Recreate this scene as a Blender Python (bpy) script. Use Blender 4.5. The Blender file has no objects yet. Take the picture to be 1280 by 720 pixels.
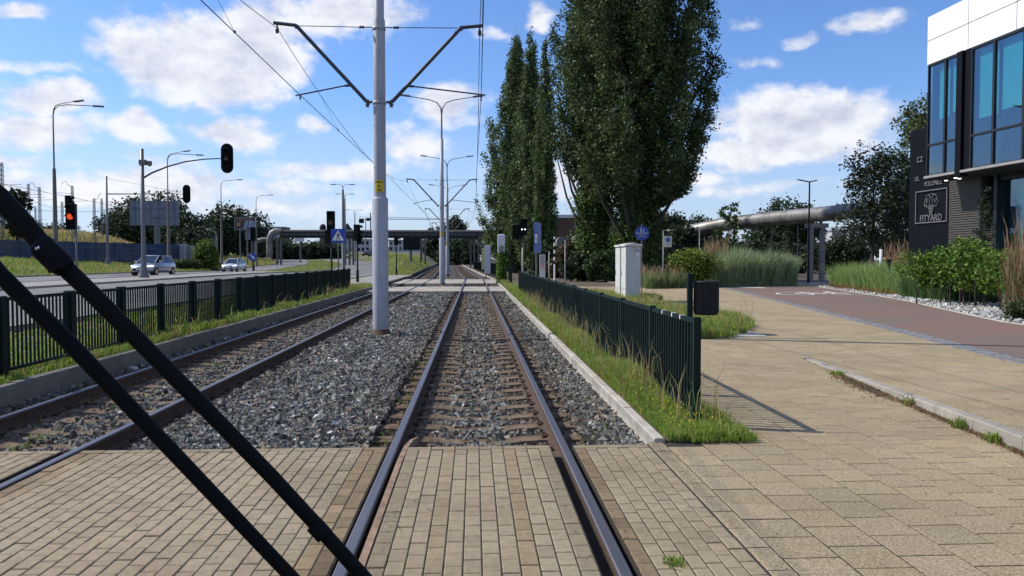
import bpy, bmesh, math, random
import numpy as np
from mathutils import Vector, Matrix, Euler

random.seed(7)
RNG = np.random.default_rng(11)
SC = bpy.context.scene
COL = SC.collection
PI = math.pi
R = math.radians

# ------------------------------------------------------------------ camera
CAMZ = 1.65
FPX = 1000.0
cam_d = bpy.data.cameras.new("camera")
cam = bpy.data.objects.new("camera", cam_d)
COL.objects.link(cam)
cam.location = (0, 0, CAMZ)
cam.rotation_euler = Euler((R(90) - math.atan(36 / FPX), 0, -math.atan(47 / FPX)), 'XYZ')
cam_d.sensor_width = 36
cam_d.lens = 36 * FPX / 1280
cam_d.clip_start = 0.05
cam_d.clip_end = 6000
SC.camera = cam
CM = cam.rotation_euler.to_matrix()


def at(u, v, Y):
    """point at world distance Y ahead that is seen at photo pixel (u, v)"""
    d = CM @ Vector(((u - 640) / FPX, -(v - 360) / FPX, -1))
    t = Y / d.y
    return Vector((d.x * t, Y, CAMZ + d.z * t))


def gp(u, v, z=0.0):
    d = CM @ Vector(((u - 640) / FPX, -(v - 360) / FPX, -1))
    t = (z - CAMZ) / d.z
    return Vector((d.x * t, d.y * t, z))


# ------------------------------------------------------------------ helpers
def tag(o, label=None, cat=None, group=None, kind=None):
    if label: o["label"] = label
    if cat: o["category"] = cat
    if group: o["group"] = group
    if kind: o["kind"] = kind
    return o


def empty(name, loc, rz=0.0, label=None, cat=None, group=None):
    o = bpy.data.objects.new(name, None)
    o.empty_display_size = 0.2
    COL.objects.link(o)
    o.location = loc
    o.rotation_euler = (0, 0, rz)
    return tag(o, label, cat, group)


def copy_tree(o, parent=None):
    c = o.copy()
    COL.objects.link(c)
    if parent is not None:
        c.parent = parent
    for ch in [x for x in COL.objects if x.parent == o]:
        copy_tree(ch, c)
    return c


class MB:
    def __init__(s):
        s.v = []; s.f = []; s.m = []; s.sm = []

    def add(s, vs, fs, mi=0, smooth=False):
        b = len(s.v)
        s.v += [tuple(p) for p in vs]
        for f in fs:
            s.f.append(tuple(b + i for i in f)); s.m.append(mi); s.sm.append(smooth)
        return s

    def box(s, x0, x1, y0, y1, z0, z1, mi=0, M=None, bev=0.0):
        if bev > 0:
            b = bev
            vs = []
            for z, i in ((z0, 0), (z1 - b, 0), (z1, b)):
                vs += [(x0 + i, y0 + i, z), (x1 - i, y0 + i, z), (x1 - i, y1 - i, z), (x0 + i, y1 - i, z)]
            fs = [(3, 2, 1, 0), (8, 9, 10, 11)]
            for k in (0, 4):
                for j in range(4):
                    a = k + j; c = k + (j + 1) % 4
                    fs.append((a, c, c + 4, a + 4))
        else:
            vs = [(x0, y0, z0), (x1, y0, z0), (x1, y1, z0), (x0, y1, z0), (x0, y0, z1), (x1, y0, z1), (x1, y1, z1), (x0, y1, z1)]
            fs = [(3, 2, 1, 0), (4, 5, 6, 7), (0, 1, 5, 4), (1, 2, 6, 5), (2, 3, 7, 6), (3, 0, 4, 7)]
        if M is not None: vs = [M @ Vector(p) for p in vs]
        return s.add(vs, fs, mi)

    def tube(s, pts, r, n=8, mi=0, caps=True, smooth=True):
        pts = [Vector(p) for p in pts]
        rs = r if isinstance(r, (list, tuple)) else [r] * len(pts)
        vs = []
        up0 = None
        for i, p in enumerate(pts):
            t = (pts[min(i + 1, len(pts) - 1)] - pts[max(i - 1, 0)]).normalized()
            if up0 is None:
                up0 = Vector((0, 0, 1)) if abs(t.z) < 0.9 else Vector((0, 1, 0))
            a = t.cross(up0).normalized(); b = a.cross(t).normalized()
            up0 = b
            for k in range(n):
                w = 2 * PI * k / n
                vs.append(p + (a * math.cos(w) + b * math.sin(w)) * rs[i])
        fs = []
        for i in range(len(pts) - 1):
            for k in range(n):
                k2 = (k + 1) % n
                fs.append((i * n + k, i * n + k2, (i + 1) * n + k2, (i + 1) * n + k))
        s.add(vs, fs, mi, smooth)
        if caps:
            L = (len(pts) - 1) * n
            s.add([vs[k] for k in range(n)], [tuple(range(n))[::-1]], mi)
            s.add([vs[L + k] for k in range(n)], [tuple(range(n))], mi)
        return s

    def bar(s, p, q, w, h, mi=0):
        p = Vector(p); q = Vector(q)
        t = (q - p).normalized()
        up = Vector((0, 0, 1)) if abs(t.z) < 0.95 else Vector((0, 1, 0))
        a = t.cross(up).normalized() * w / 2; b = a.cross(t).normalized() * h / 2
        vs = [p - a - b, p + a - b, p + a + b, p - a + b, q - a - b, q + a - b, q + a + b, q - a + b]
        return s.add(vs, [(3, 2, 1, 0), (4, 5, 6, 7), (0, 1, 5, 4), (1, 2, 6, 5), (2, 3, 7, 6), (3, 0, 4, 7)], mi)

    def prism(s, poly, ext, mi=0):
        """poly: 3D points; ext: extrusion vector"""
        n = len(poly); e = Vector(ext)
        a = [Vector(p) for p in poly]; b = [p + e for p in a]
        fs = [tuple(range(n))[::-1], tuple(range(n, 2 * n))]
        for i in range(n):
            j = (i + 1) % n
            fs.append((i, j, n + j, n + i))
        return s.add(a + b, fs, mi)

    def disc(s, c, nrm, r, th, n=20, mi=0, rz=None):
        c = Vector(c); t = Vector(nrm).normalized()
        up = Vector((0, 0, 1)) if abs(t.z) < 0.9 else Vector((0, 1, 0))
        a = t.cross(up).normalized(); b = a.cross(t).normalized()
        ry = rz or r
        poly = [c + a * r * math.cos(2 * PI * k / n) + b * ry * math.sin(2 * PI * k / n) for k in range(n)]
        return s.prism(poly, t * th, mi)

    def lathe(s, c, prof, n=16, mi=0, smooth=True):
        c = Vector(c)
        vs = []
        for (r, z) in prof:
            for k in range(n):
                w = 2 * PI * k / n
                vs.append(c + Vector((r * math.cos(w), r * math.sin(w), z)))
        fs = []
        for i in range(len(prof) - 1):
            for k in range(n):
                k2 = (k + 1) % n
                fs.append((i * n + k, i * n + k2, (i + 1) * n + k2, (i + 1) * n + k))
        return s.add(vs, fs, mi, smooth)

    def build(s, name, mats, parent=None):
        me = bpy.data.meshes.new(name)
        me.from_pydata(s.v, [], s.f)
        if not isinstance(mats, (list, tuple)): mats = [mats]
        for m in mats: me.materials.append(m)
        me.polygons.foreach_set("material_index", s.m)
        me.polygons.foreach_set("use_smooth", s.sm)
        me.update()
        bm = bmesh.new(); bm.from_mesh(me)
        bmesh.ops.recalc_face_normals(bm, faces=bm.faces)
        bm.to_mesh(me); bm.free()
        o = bpy.data.objects.new(name, me)
        COL.objects.link(o)
        if parent is not None: o.parent = parent
        return o


def npmesh(name, V, F, mat, col=None, parent=None, mi=None, smooth=False):
    """V (n,3); F (m,k); col (n,3) per vertex"""
    V = np.ascontiguousarray(V, dtype=np.float32); F = np.ascontiguousarray(F, dtype=np.int32)
    me = bpy.data.meshes.new(name)
    n, (m, k) = len(V), F.shape
    me.vertices.add(n); me.vertices.foreach_set("co", V.ravel())
    me.loops.add(m * k); me.loops.foreach_set("vertex_index", F.ravel())
    me.polygons.add(m)
    me.polygons.foreach_set("loop_start", np.arange(m, dtype=np.int32) * k)
    me.polygons.foreach_set("loop_total", np.full(m, k, dtype=np.int32))
    mats = mat if isinstance(mat, (list, tuple)) else [mat]
    for q in mats: me.materials.append(q)
    if mi is not None: me.polygons.foreach_set("material_index", np.asarray(mi, dtype=np.int32))
    me.polygons.foreach_set("use_smooth", np.full(m, smooth))
    if col is not None:
        at_ = me.attributes.new("Col", 'FLOAT_COLOR', 'POINT')
        c4 = np.ones((n, 4), dtype=np.float32); c4[:, :3] = col
        at_.data.foreach_set("color", c4.ravel())
    me.update(calc_edges=True)
    me.validate()
    o = bpy.data.objects.new(name, me)
    COL.objects.link(o)
    if parent is not None: o.parent = parent
    return o


def smooth(t):
    t = np.clip(t, 0, 1)
    return t * t * (3 - 2 * t)


def interp(y, pts):
    return float(np.interp(y, [p[1] for p in pts], [p[0] for p in pts]))


def in_poly(x, y, poly):
    ins = np.zeros(len(x), bool)
    n = len(poly); j = n - 1
    for i in range(n):
        xi, yi = poly[i]; xj, yj = poly[j]
        c = ((yi > y) != (yj > y)) & (x < (xj - xi) * (y - yi) / (yj - yi + 1e-12) + xi)
        ins ^= c
        j = i
    return ins


# ------------------------------------------------------------------ materials
def lin(c):
    return tuple(((x / 255) / 12.92 if x / 255 <= 0.04045 else ((x / 255 + 0.055) / 1.055) ** 2.4) for x in c)


MATS = {}


def mat(name, col, rough=0.7, metal=0.0, var=0.0, vscale=3.0, bump=0.0, bscale=40.0, attr=False, col2=None, c2scale=1.0, c2lo=0.45, c2hi=0.65,
        spec=0.5, trans=0.0, emis=None, estr=0.0, aniso=(1, 1, 1), coat=0.0, detail=6):
    """procedural principled material: base colour, noise variation, second colour patches, bump, per-item tone"""
    m = bpy.data.materials.new(name); MATS[name] = m
    m.use_nodes = True
    nt = m.node_tree; N = nt.nodes; L = nt.links
    b = N["Principled BSDF"]
    b.inputs["Roughness"].default_value = rough
    b.inputs["Metallic"].default_value = metal
    b.inputs["Specular IOR Level"].default_value = spec
    if coat: b.inputs["Coat Weight"].default_value = coat
    tc = N.new("ShaderNodeTexCoord")
    mp = N.new("ShaderNodeMapping"); mp.inputs["Scale"].default_value = aniso
    L.new(tc.outputs["Object"], mp.inputs["Vector"])
    cur = None
    rgb = N.new("ShaderNodeRGB"); rgb.outputs[0].default_value = (*col, 1)
    cur = rgb.outputs[0]
    if col2 is not None:
        nz = N.new("ShaderNodeTexNoise"); nz.inputs["Scale"].default_value = c2scale; nz.inputs["Detail"].default_value = detail
        L.new(mp.outputs[0], nz.inputs["Vector"])
        mr = N.new("ShaderNodeMapRange"); mr.inputs["From Min"].default_value = c2lo; mr.inputs["From Max"].default_value = c2hi
        L.new(nz.outputs["Fac"], mr.inputs["Value"])
        mx = N.new("ShaderNodeMix"); mx.data_type = 'RGBA'
        L.new(mr.outputs[0], mx.inputs[0]); L.new(cur, mx.inputs[6]); mx.inputs[7].default_value = (*col2, 1)
        cur = mx.outputs[2]
    if attr:
        a = N.new("ShaderNodeAttribute"); a.attribute_name = "Col"
        mx = N.new("ShaderNodeMix"); mx.data_type = 'RGBA'; mx.blend_type = 'MULTIPLY'; mx.inputs[0].default_value = 1
        L.new(cur, mx.inputs[6]); L.new(a.outputs["Color"], mx.inputs[7]); cur = mx.outputs[2]
    if var > 0:
        nz = N.new("ShaderNodeTexNoise"); nz.inputs["Scale"].default_value = vscale; nz.inputs["Detail"].default_value = detail
        L.new(mp.outputs[0], nz.inputs["Vector"])
        mr = N.new("ShaderNodeMapRange"); mr.inputs["From Min"].default_value = 0.3; mr.inputs["From Max"].default_value = 0.7
        mr.inputs["To Min"].default_value = 1 - var; mr.inputs["To Max"].default_value = 1 + var
        L.new(nz.outputs["Fac"], mr.inputs["Value"])
        vm = N.new("ShaderNodeVectorMath"); vm.operation = 'SCALE'
        L.new(cur, vm.inputs[0]); L.new(mr.outputs[0], vm.inputs["Scale"]); cur = vm.outputs[0]
    L.new(cur, b.inputs["Base Color"])
    if bump > 0:
        nz = N.new("ShaderNodeTexNoise"); nz.inputs["Scale"].default_value = bscale; nz.inputs["Detail"].default_value = 5
        L.new(mp.outputs[0], nz.inputs["Vector"])
        bp = N.new("ShaderNodeBump"); bp.inputs["Strength"].default_value = bump; bp.inputs["Distance"].default_value = 0.02
        L.new(nz.outputs["Fac"], bp.inputs["Height"]); L.new(bp.outputs[0], b.inputs["Normal"])
    if emis is not None:
        b.inputs["Emission Color"].default_value = (*emis, 1); b.inputs["Emission Strength"].default_value = estr
    if trans > 0:
        out = N["Material Output"]
        tr = N.new("ShaderNodeBsdfTranslucent"); L.new(cur, tr.inputs["Color"])
        ms = N.new("ShaderNodeMixShader"); ms.inputs[0].default_value = trans
        L.new(b.outputs[0], ms.inputs[1]); L.new(tr.outputs[0], ms.inputs[2]); L.new(ms.outputs[0], out.inputs["Surface"])
    return m


M_brick = mat("paver_brick", (0.285, 0.236, 0.156), 0.88, attr=True, var=0.14, vscale=22, bump=0.35, bscale=160, col2=(0.24, 0.192, 0.125), c2scale=0.9, spec=0.25)
M_joint = mat("joint_sand", (0.032, 0.026, 0.019), 0.95, var=0.3, vscale=9, bump=0.5, bscale=90)
M_slab = mat("aggregate_slab", (0.335, 0.270, 0.172), 0.92, attr=True, var=0.42, vscale=75, bump=0.5, bscale=120, col2=(0.27, 0.215, 0.140), c2scale=0.6, c2lo=.4, c2hi=.75, detail=3, spec=0.25)
M_conc = mat("kerb_concrete", (0.33, 0.305, 0.26), 0.88, var=0.2, vscale=6, bump=0.3, bscale=60, attr=True, col2=(0.27, 0.25, 0.21), c2scale=3)
M_conc2 = mat("plain_concrete", (0.25, 0.235, 0.215), 0.88, var=0.2, vscale=5, bump=0.25, bscale=40)
M_sleeper = mat("sleeper_concrete", (0.165, 0.125, 0.085), 0.9, var=0.35, vscale=9, bump=0.5, bscale=50, col2=(0.085, 0.055, 0.035), c2scale=5, spec=.2)
M_stone = mat("ballast_stone", (1, 1, 1), 0.85, attr=True, var=0.25, vscale=35, spec=0.3)
M_ballbed = mat("ballast_bed", (0.035, 0.031, 0.026), 0.95, var=0.6, vscale=16, bump=1.0, bscale=22)
M_railtop = mat("rail_steel", (0.17, 0.165, 0.17), 0.45, 0.7, var=0.15, vscale=30, aniso=(1, 0.02, 1))
M_rust = mat("rusty_rail", (0.075, 0.045, 0.03), 0.85, 0.1, var=0.35, vscale=12, bump=0.3, bscale=80)
M_rust2 = mat("guard_rust", (0.24, 0.16, 0.105), 0.8, 0.1, var=0.35, vscale=10, bump=0.4, bscale=60)
M_green = mat("fence_green_paint", (0.009, 0.020, 0.018), 0.6, 0.0, var=0.2, vscale=4, spec=0.12)
M_soil = mat("soil", (0.085, 0.066, 0.042), 0.95, var=0.4, vscale=3, bump=0.8, bscale=30)
M_ground = mat("meadow_ground", (0.07, 0.085, 0.026), 0.95, var=0.4, vscale=0.9, bump=0.8, bscale=8, col2=(0.17, 0.145, 0.065), c2scale=0.12)
M_grass = mat("grass_blades", (1, 1, 1), 0.6, attr=True, trans=0.4, spec=0.3)
M_leaf = mat("leaves", (1, 1, 1), 0.55, attr=True, trans=0.25, spec=0.22)
M_bark = mat("bark", (0.042, 0.036, 0.029), 0.9, var=0.35, vscale=8, bump=0.8, bscale=25, aniso=(1, 1, 0.25))
M_asph = mat("asphalt", (0.13, 0.13, 0.132), 0.85, var=0.2, vscale=0.5, bump=0.3, bscale=60, col2=(0.17, 0.165, 0.155), c2scale=0.15)
M_red = mat("red_asphalt", (0.18, 0.108, 0.084), 0.88, var=0.14, vscale=30, bump=0.3, bscale=90, col2=(0.145, 0.112, 0.094), c2scale=0.35, c2lo=0.4, c2hi=0.6)  # brown-grey second colour paints sunlit glare into the red surface
M_setts = mat("grey_setts", (0.16, 0.16, 0.165), 0.85, var=0.3, vscale=14, bump=0.4, bscale=40, attr=True)
M_white = mat("white_paint", (0.72, 0.71, 0.68), 0.7, var=0.12, vscale=12)
M_roadpaint = mat("worn_road_paint", (0.62, 0.60, 0.56), 0.8, var=0.25, vscale=14)
M_pole = mat("pole_grey_paint", (0.33, 0.345, 0.39), 0.5, 0.0, var=0.12, vscale=7, bump=0.08, bscale=14, col2=(.25, .25, .27), c2scale=2.2, c2lo=.5, c2hi=.75, aniso=(1, 1, .3))
M_galv = mat("galvanised_steel", (0.14, 0.145, 0.15), 0.5, 0.5, var=0.15, vscale=8)
M_gconc = mat("old_lamp_concrete", (0.12, 0.11, 0.095), 0.85, var=0.2, vscale=5)
M_dark = mat("dark_metal", (0.012, 0.014, 0.018), 0.6, 0.0, var=0.15, vscale=6, spec=.15)
M_bracket = mat("bracket_blue_grey", (0.045, 0.055, 0.075), 0.5, 0.3, var=0.2, vscale=8)
M_black = mat("matt_black", (0.004, 0.0045, 0.005), 0.6, var=0.1, vscale=6, spec=.12)
M_wiper = mat("wiper_black", (0.003, 0.0035, 0.004), 0.7, var=0.2, vscale=30, spec=0.15)
M_rubber = mat("rubber", (0.012, 0.012, 0.012), 0.85, var=0.2, vscale=30)
M_wire = mat("wire_dark", (0.03, 0.03, 0.035), 0.5, 0.5, var=0.1)
M_porc = mat("insulator_ceramic", (0.06, 0.045, 0.04), 0.25, var=0.1)
M_yellow = mat("yellow_plate", (0.60, 0.43, 0.03), 0.5, var=0.1, vscale=20)
M_cab = mat("cabinet_grey_plastic", (0.53, 0.54, 0.52), 0.6, var=0.08, vscale=5, col2=(.42, .41, .37), c2scale=3, c2lo=.5, c2hi=.8, aniso=(1, 1, .25))
M_blue = mat("sign_blue", (0.012, 0.05, 0.33), 0.4, var=0.05)
M_bluebox = mat("totem_blue", (0.10, 0.15, 0.36), 0.4, var=0.05)
M_redpaint = mat("sign_red", (0.50, 0.02, 0.03), 0.4, var=0.05)
M_signback = mat("sign_back_grey", (0.30, 0.31, 0.33), 0.5, 0.3, var=0.1)
M_pipe = mat("pipe_cladding", (0.22, 0.22, 0.215), 0.5, 0.35, var=0.25, vscale=1.2, col2=(.15, .145, .13), c2scale=.5)
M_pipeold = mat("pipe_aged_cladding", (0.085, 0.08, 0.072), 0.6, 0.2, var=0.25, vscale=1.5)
M_girder = mat("bridge_dark_steel", (0.02, 0.02, 0.025), 0.8, var=0.2, vscale=2)
M_navy = mat("navy_cladding", (0.003, 0.0042, 0.008), 0.65, var=0.08, vscale=2, spec=0.12)
M_panel = mat("white_facade_panel", (0.80, 0.80, 0.80), 0.45, var=0.02, vscale=1)
M_alu = mat("dark_window_frame", (0.02, 0.021, 0.024), 0.4, 0.3)
M_ledge = mat("ledge_aluminium", (0.33, 0.31, 0.29), 0.5, 0.3, var=0.1)
M_blind = mat("teal_blind", (0.10, 0.36, 0.26), 0.7, var=0.08, vscale=1.5)
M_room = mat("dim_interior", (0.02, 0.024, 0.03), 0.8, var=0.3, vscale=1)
M_slat = mat("brown_grey_slats", (0.075, 0.067, 0.06), 0.6, 0.0, var=0.12, vscale=4)
M_letter = mat("silver_letters", (0.17, 0.17, 0.185), 0.5, 0.1)
M_fenceblue = mat("blue_noise_barrier", (0.022, 0.045, 0.115), 0.7, var=0.3, vscale=0.8, col2=(0.05, 0.065, 0.09), c2scale=0.2)
M_silver = mat("car_silver_paint", (0.42, 0.44, 0.47), 0.25, 0.55, coat=0.8)
M_wcar = mat("car_white_paint", (0.62, 0.63, 0.66), 0.25, 0.15, coat=0.8)
M_bcar = mat("car_black_paint", (0.012, 0.012, 0.016), 0.2, 0.2, coat=0.8)
M_glass = mat("car_glass", (0.012, 0.018, 0.025), 0.05, 0.0, spec=0.8)
M_chrome = mat("chrome", (0.6, 0.6, 0.62), 0.2, 1.0)
M_headl = mat("headlight_lens", (0.75, 0.78, 0.8), 0.15, 0.2)
M_headon = mat("headlight_lit", (0.9, 0.9, 0.9), 0.2, emis=(1, 0.97, 0.9), estr=2.2)
M_sigred = mat("signal_red_lit", (0.5, 0.03, 0.01), 0.3, emis=(1.0, 0.10, 0.02), estr=0.75)
M_sigdark = mat("signal_lens_dim", (0.10, 0.025, 0.015), 0.3)
M_sigwhite = mat("signal_white_lit", (0.8, 0.8, 0.8), 0.3, emis=(1, 1, 1), estr=2.5)
M_wood = mat("bench_wood", (0.36, 0.20, 0.09), 0.7, var=0.2, vscale=6, aniso=(0.3, 4, 4))
M_gravel = mat("white_gravel", (1, 1, 1), 0.85, attr=True, var=0.15, vscale=30)
M_gravbed = mat("gravel_bed", (0.30, 0.30, 0.29), 0.95, var=0.4, vscale=14, bump=0.8, bscale=20)
M_farbld = mat("far_wall", (0.38, 0.39, 0.42), 0.8, var=0.1, vscale=0.2)
M_farblue = mat("far_blue_hall", (0.10, 0.13, 0.22), 0.7, var=0.1, vscale=0.2)
M_farwhite = mat("far_white_wall", (0.62, 0.63, 0.66), 0.8, var=0.05)
M_rooft = mat("far_brown_roof", (0.10, 0.06, 0.045), 0.8, var=0.1)
M_board = mat("billboard_back", (0.17, 0.185, 0.24), 0.6, 0.2, var=0.15, vscale=1.2)
M_poster = mat("poster_brown", (0.055, 0.035, 0.032), 0.6, var=0.15, vscale=1.0, col2=(0.10, 0.07, 0.055), c2scale=0.6)
M_posterb = mat("poster_pale_blue", (0.22, 0.26, 0.38), 0.6, var=0.3, vscale=2.5)
M_utility = mat("cover_concrete", (0.37, 0.36, 0.335), 0.85, var=0.15, vscale=7, bump=0.2, bscale=50)


def glass_mat():
    m = bpy.data.materials.new("window_glass"); m.use_nodes = True
    nt = m.node_tree; N = nt.nodes; L = nt.links
    N.remove(N["Principled BSDF"])
    g = N.new("ShaderNodeBsdfGlossy"); g.inputs["Roughness"].default_value = 0.02; g.inputs["Color"].default_value = (0.6, 0.7, 0.8, 1)
    t = N.new("ShaderNodeBsdfTransparent"); t.inputs["Color"].default_value = (0.62, 0.86, 0.95, 1)
    mx = N.new("ShaderNodeMixShader")
    fr = N.new("ShaderNodeLayerWeight"); fr.inputs["Blend"].default_value = 0.35
    mr = N.new("ShaderNodeMapRange"); mr.inputs["To Min"].default_value = 0.04; mr.inputs["To Max"].default_value = 0.42
    L.new(fr.outputs["Facing"], mr.inputs["Value"]); L.new(mr.outputs[0], mx.inputs[0])
    L.new(t.outputs[0], mx.inputs[1]); L.new(g.outputs[0], mx.inputs[2])
    L.new(mx.outputs[0], N["Material Output"].inputs["Surface"])
    return m


M_winglass = glass_mat()

# ------------------------------------------------------------------ the lie of the land
XR0, XL0 = 0.04, -4.20
GX = 0.75                     # half distance between rail head centres


def drift(y):
    y = np.asarray(y, dtype=float)
    a = np.clip(y - 55, 0, 30)
    return -(0.0008 * a * a) - 0.030 * np.clip(y - 85, 0, 400)


A_right = [(-9.6, -60), (-9.6, 76), (-10.6, 92), (-12.5, 110), (-15, 130), (-20.5, 165), (-32, 220), (-52, 290), (-90, 380)]
A_left = [(-18, -60), (-18, 84), (-19.5, 110), (-24, 150), (-27.5, 168), (-39, 215), (-62, 290), (-104, 380)]
B_right = [(-22.2, -60), (-22.2, 72), (-23.6, 85), (-26.5, 105), (-29, 125), (-31.3, 150), (-38, 185), (-47, 220), (-72, 290)]
B_left = [(-30, -60), (-30, 70), (-31, 96), (-34, 118), (-36.6, 140), (-37.2, 152), (-41, 170), (-49, 200), (-60, 235), (-88, 290)]


def xs(y, pts):
    return np.interp(np.asarray(y, float), [p[1] for p in pts], [p[0] for p in pts])


def H(x, y):
    """ground height left of the tram line (x measured in the world)"""
    x = np.asarray(x, float); y = np.asarray(y, float)
    s = smooth((-x - 6.9) / 12)
    z = 0.12 + 0.30 * (1 - smooth((y - 60) / 50)) * s
    far = np.clip(y - 112, 0, 260) * 0.0125
    z = z + far * smooth((-x - 5.8 + drift(y)) / 8)
    xr = xs(y, A_right)
    d = np.minimum(-x - 5.2 + drift(y), x - xr)
    z = z + 1.75 * smooth((y - 84) / 45) * smooth(d / 3.5)
    xb = xs(y, B_left)
    dd = (xb - x) - 0.6
    z = z + 1.15 * smooth(dd / 11)
    ridge = 4.1 * smooth((dd - 17) / 12) * (1 - smooth((y - 135) / 50))
    z = z + ridge
    return z


def upper(y):
    return 0.13 * np.clip((12.9 - np.asarray(y, float)) / 6.0, 0, 1)


def step_x(y):
    return 4.70 + 0.125 * (np.asarray(y, float) - 6.85)


# terrain sheet ------------------------------------------------
def build_ground():
    ys = np.concatenate([[-300, -120, -60], np.arange(-30, 20, 5), np.arange(20, 180, 2.5), np.arange(180, 330, 7), [360, 420, 520, 700, 1000, 1500, 2600]])
    xl = -np.concatenate([[5.74], np.arange(6.9, 60, 1.5), np.arange(60, 120, 5), [130, 160, 220, 320, 500, 800, 1300, 2600]])[::-1]
    V = []; F = []; mi = []
    def patch(cols, zf, m):
        base = len(V)
        nx = len(cols)
        for y in ys:
            for x in cols:
                V.append((x + float(drift(y)), y, zf(x, y)))
        for j in range(len(ys) - 1):
            for i in range(nx - 1):
                a = base + j * nx + i
                F.append((a, a + 1, a + nx + 1, a + nx)); mi.append(m)
    patch(list(xl), lambda x, y: float(H(x + float(drift(y)), y)) if y < 1000 else 6.0, 0)
    patch([-5.74, -5.7399], lambda x, y: 0.12 if x > -5.73995 and False else (-0.24 if x > -5.73995 else float(H(x + float(drift(y)), y)) if y < 1000 else 6.0), 1)
    patch([-5.7399, 1.76], lambda x, y: -0.24, 1)
    patch([1.76, 1.7601], lambda x, y: -0.24 if x < 1.76005 else -0.06, 1)
    patch([1.7601, 3, 6, 10, 16, 24, 40, 60, 100, 200, 400, 800, 1500, 2600], lambda x, y: -0.06, 2)
    o = npmesh("ground", np.array(V), np.array(F), [M_ground, M_ballbed, M_soil], mi=mi)
    tag(o, kind="structure")


build_ground()

def tiles(cx, cy, hx, hy, z, bev, tilt=0.0, depth=0.05):
    """arrays of tile centres and half sizes -> bevelled slabs (12 verts, 9 faces)"""
    n = len(cx)
    cx = np.asarray(cx); cy = np.asarray(cy); hx = np.broadcast_to(hx, n); hy = np.broadcast_to(hy, n); z = np.broadcast_to(z, n)
    tx = RNG.normal(0, tilt, n); ty = RNG.normal(0, tilt, n)
    sg = np.array([(-1, -1), (1, -1), (1, 1), (-1, 1)], float)
    V = np.zeros((n, 12, 3))
    for li, (dz, ins) in enumerate(((-depth, 0), (-bev * 0.7, 0), (0, bev))):
        for k in range(4):
            ox = sg[k, 0] * (hx - ins); oy = sg[k, 1] * (hy - ins)
            V[:, li * 4 + k, 0] = cx + ox
            V[:, li * 4 + k, 1] = cy + oy
            V[:, li * 4 + k, 2] = z + dz + (tx * ox + ty * oy if li else 0)
    f = [(8, 9, 10, 11)]
    for k in (0, 4):
        for j in range(4):
            a = k + j; c = k + (j + 1) % 4
            f.append((a, c, c + 4, a + 4))
    F = (np.array(f)[None] + (np.arange(n) * 12)[:, None, None]).reshape(-1, 4)
    return V.reshape(-1, 3), F


# -- brick crossing the tracks in front of the camera
PAVE_Y = 7.05
cxs, cys, hxs, hys, tones = [], [], [], [], []
strips = [(-9.0, XL0 - GX - 0.06), (XL0 - GX + 0.115, XL0 + GX - 0.115), (XL0 + GX + 0.06, XR0 - GX - 0.06),
          (XR0 - GX + 0.125, XR0 + GX - 0.125), (XR0 + GX + 0.085, 1.545)]
for si, (a, b) in enumerate(strips):
    ncol = max(1, round((b - a) / 0.1)); w = (b - a) / ncol
    for c in range(ncol):
        x = a + w * (c + 0.5)
        off = (0.095 if c % 2 else 0.0) + (0.03 * random.random())
        ctone = 1.0
        if si == 3 and c in (3, 8): ctone = 0.97
        if c == 0 or c == ncol - 1: ctone = 0.82 if si in (1, 2, 3) or (si == 4 and c == 0) else 1.0
        y = PAVE_Y - 0.11 - off
        if off > 0.02:
            yy = PAVE_Y - 0.11 - off / 2
            if off > 0.05:
                cxs.append(x); cys.append(yy); hxs.append(w / 2 - 0.0036); hys.append(off / 2 - 0.004); tones.append(random.uniform(.85, 1.05))
        while y > 1.0:
            cxs.append(x); cys.append(y - 0.095); hxs.append(w / 2 - 0.0036); hys.append(0.0905)
            t = ctone * random.uniform(0.94, 1.05)
            if random.random() < 0.05: t *= 0.85
            if x < XR0 - GX and x > -1.6 and random.random() < .5: t *= .9
            tones.append(t); y -= 0.19
    # header course
    nh = max(1, round((b - a) / 0.2)); w = (b - a) / nh
    for c in range(nh):
        cxs.append(a + w * (c + 0.5)); cys.append(PAVE_Y - 0.055); hxs.append(w / 2 - 0.003); hys.append(0.048); tones.append(random.uniform(.8, 1.0))
n = len(cxs)
V, F = tiles(cxs, cys, hxs, hys, -0.006 + RNG.normal(0, 0.0013, n), 0.005, 0.005)
tn = np.array(tones)[:, None] * np.array([[1.0, 1.0, 1.0]]) * (1 + RNG.normal(0, 0.008, (n, 3)))
CX = np.array(cxs)
for (xa, xb, tint_) in ((-0.30, -0.19, (.99, .96, .91)), (0.22, 0.33, (.96, .90, .82)), (-1.0, -0.78, (.88, .80, .72)), (0.80, 0.98, (.86, .78, .70)), (-3.5, -3.2, (.88, .82, .74))):
    k = (CX > xa) & (CX < xb); tn[k] *= np.array(tint_) * RNG.uniform(.88, 1.08, (int(k.sum()), 1))
k = CX < -1.2; tn[k] *= np.array([1.07, 1.06, 1.08])
o = npmesh("brick_paving", V, F, M_brick, col=np.repeat(tn, 12, axis=0)); tag(o, kind="structure")
mb = MB()
for (a, b) in strips: mb.box(a - 0.004, b + 0.004, 1.0, PAVE_Y + 0.004, -0.10, -0.0118)
o = mb.build("paving_bed", M_joint); tag(o, kind="structure")
mb = MB(); mb.box(-9.0, 1.55, 0.9, PAVE_Y, -0.25, -0.11)
o = mb.build("groove_floor", M_black if False else M_joint); tag(o, kind="structure")

# -- the exposed aggregate slabs of the footway, lower and raised part
PITCH = 0.33
def left_edge(y):            # left limit of the slabs: brick seam, then the verge
    return np.where(y < PAVE_Y, 1.55, np.where(y < 15.8, 2.72, 2.72))

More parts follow.
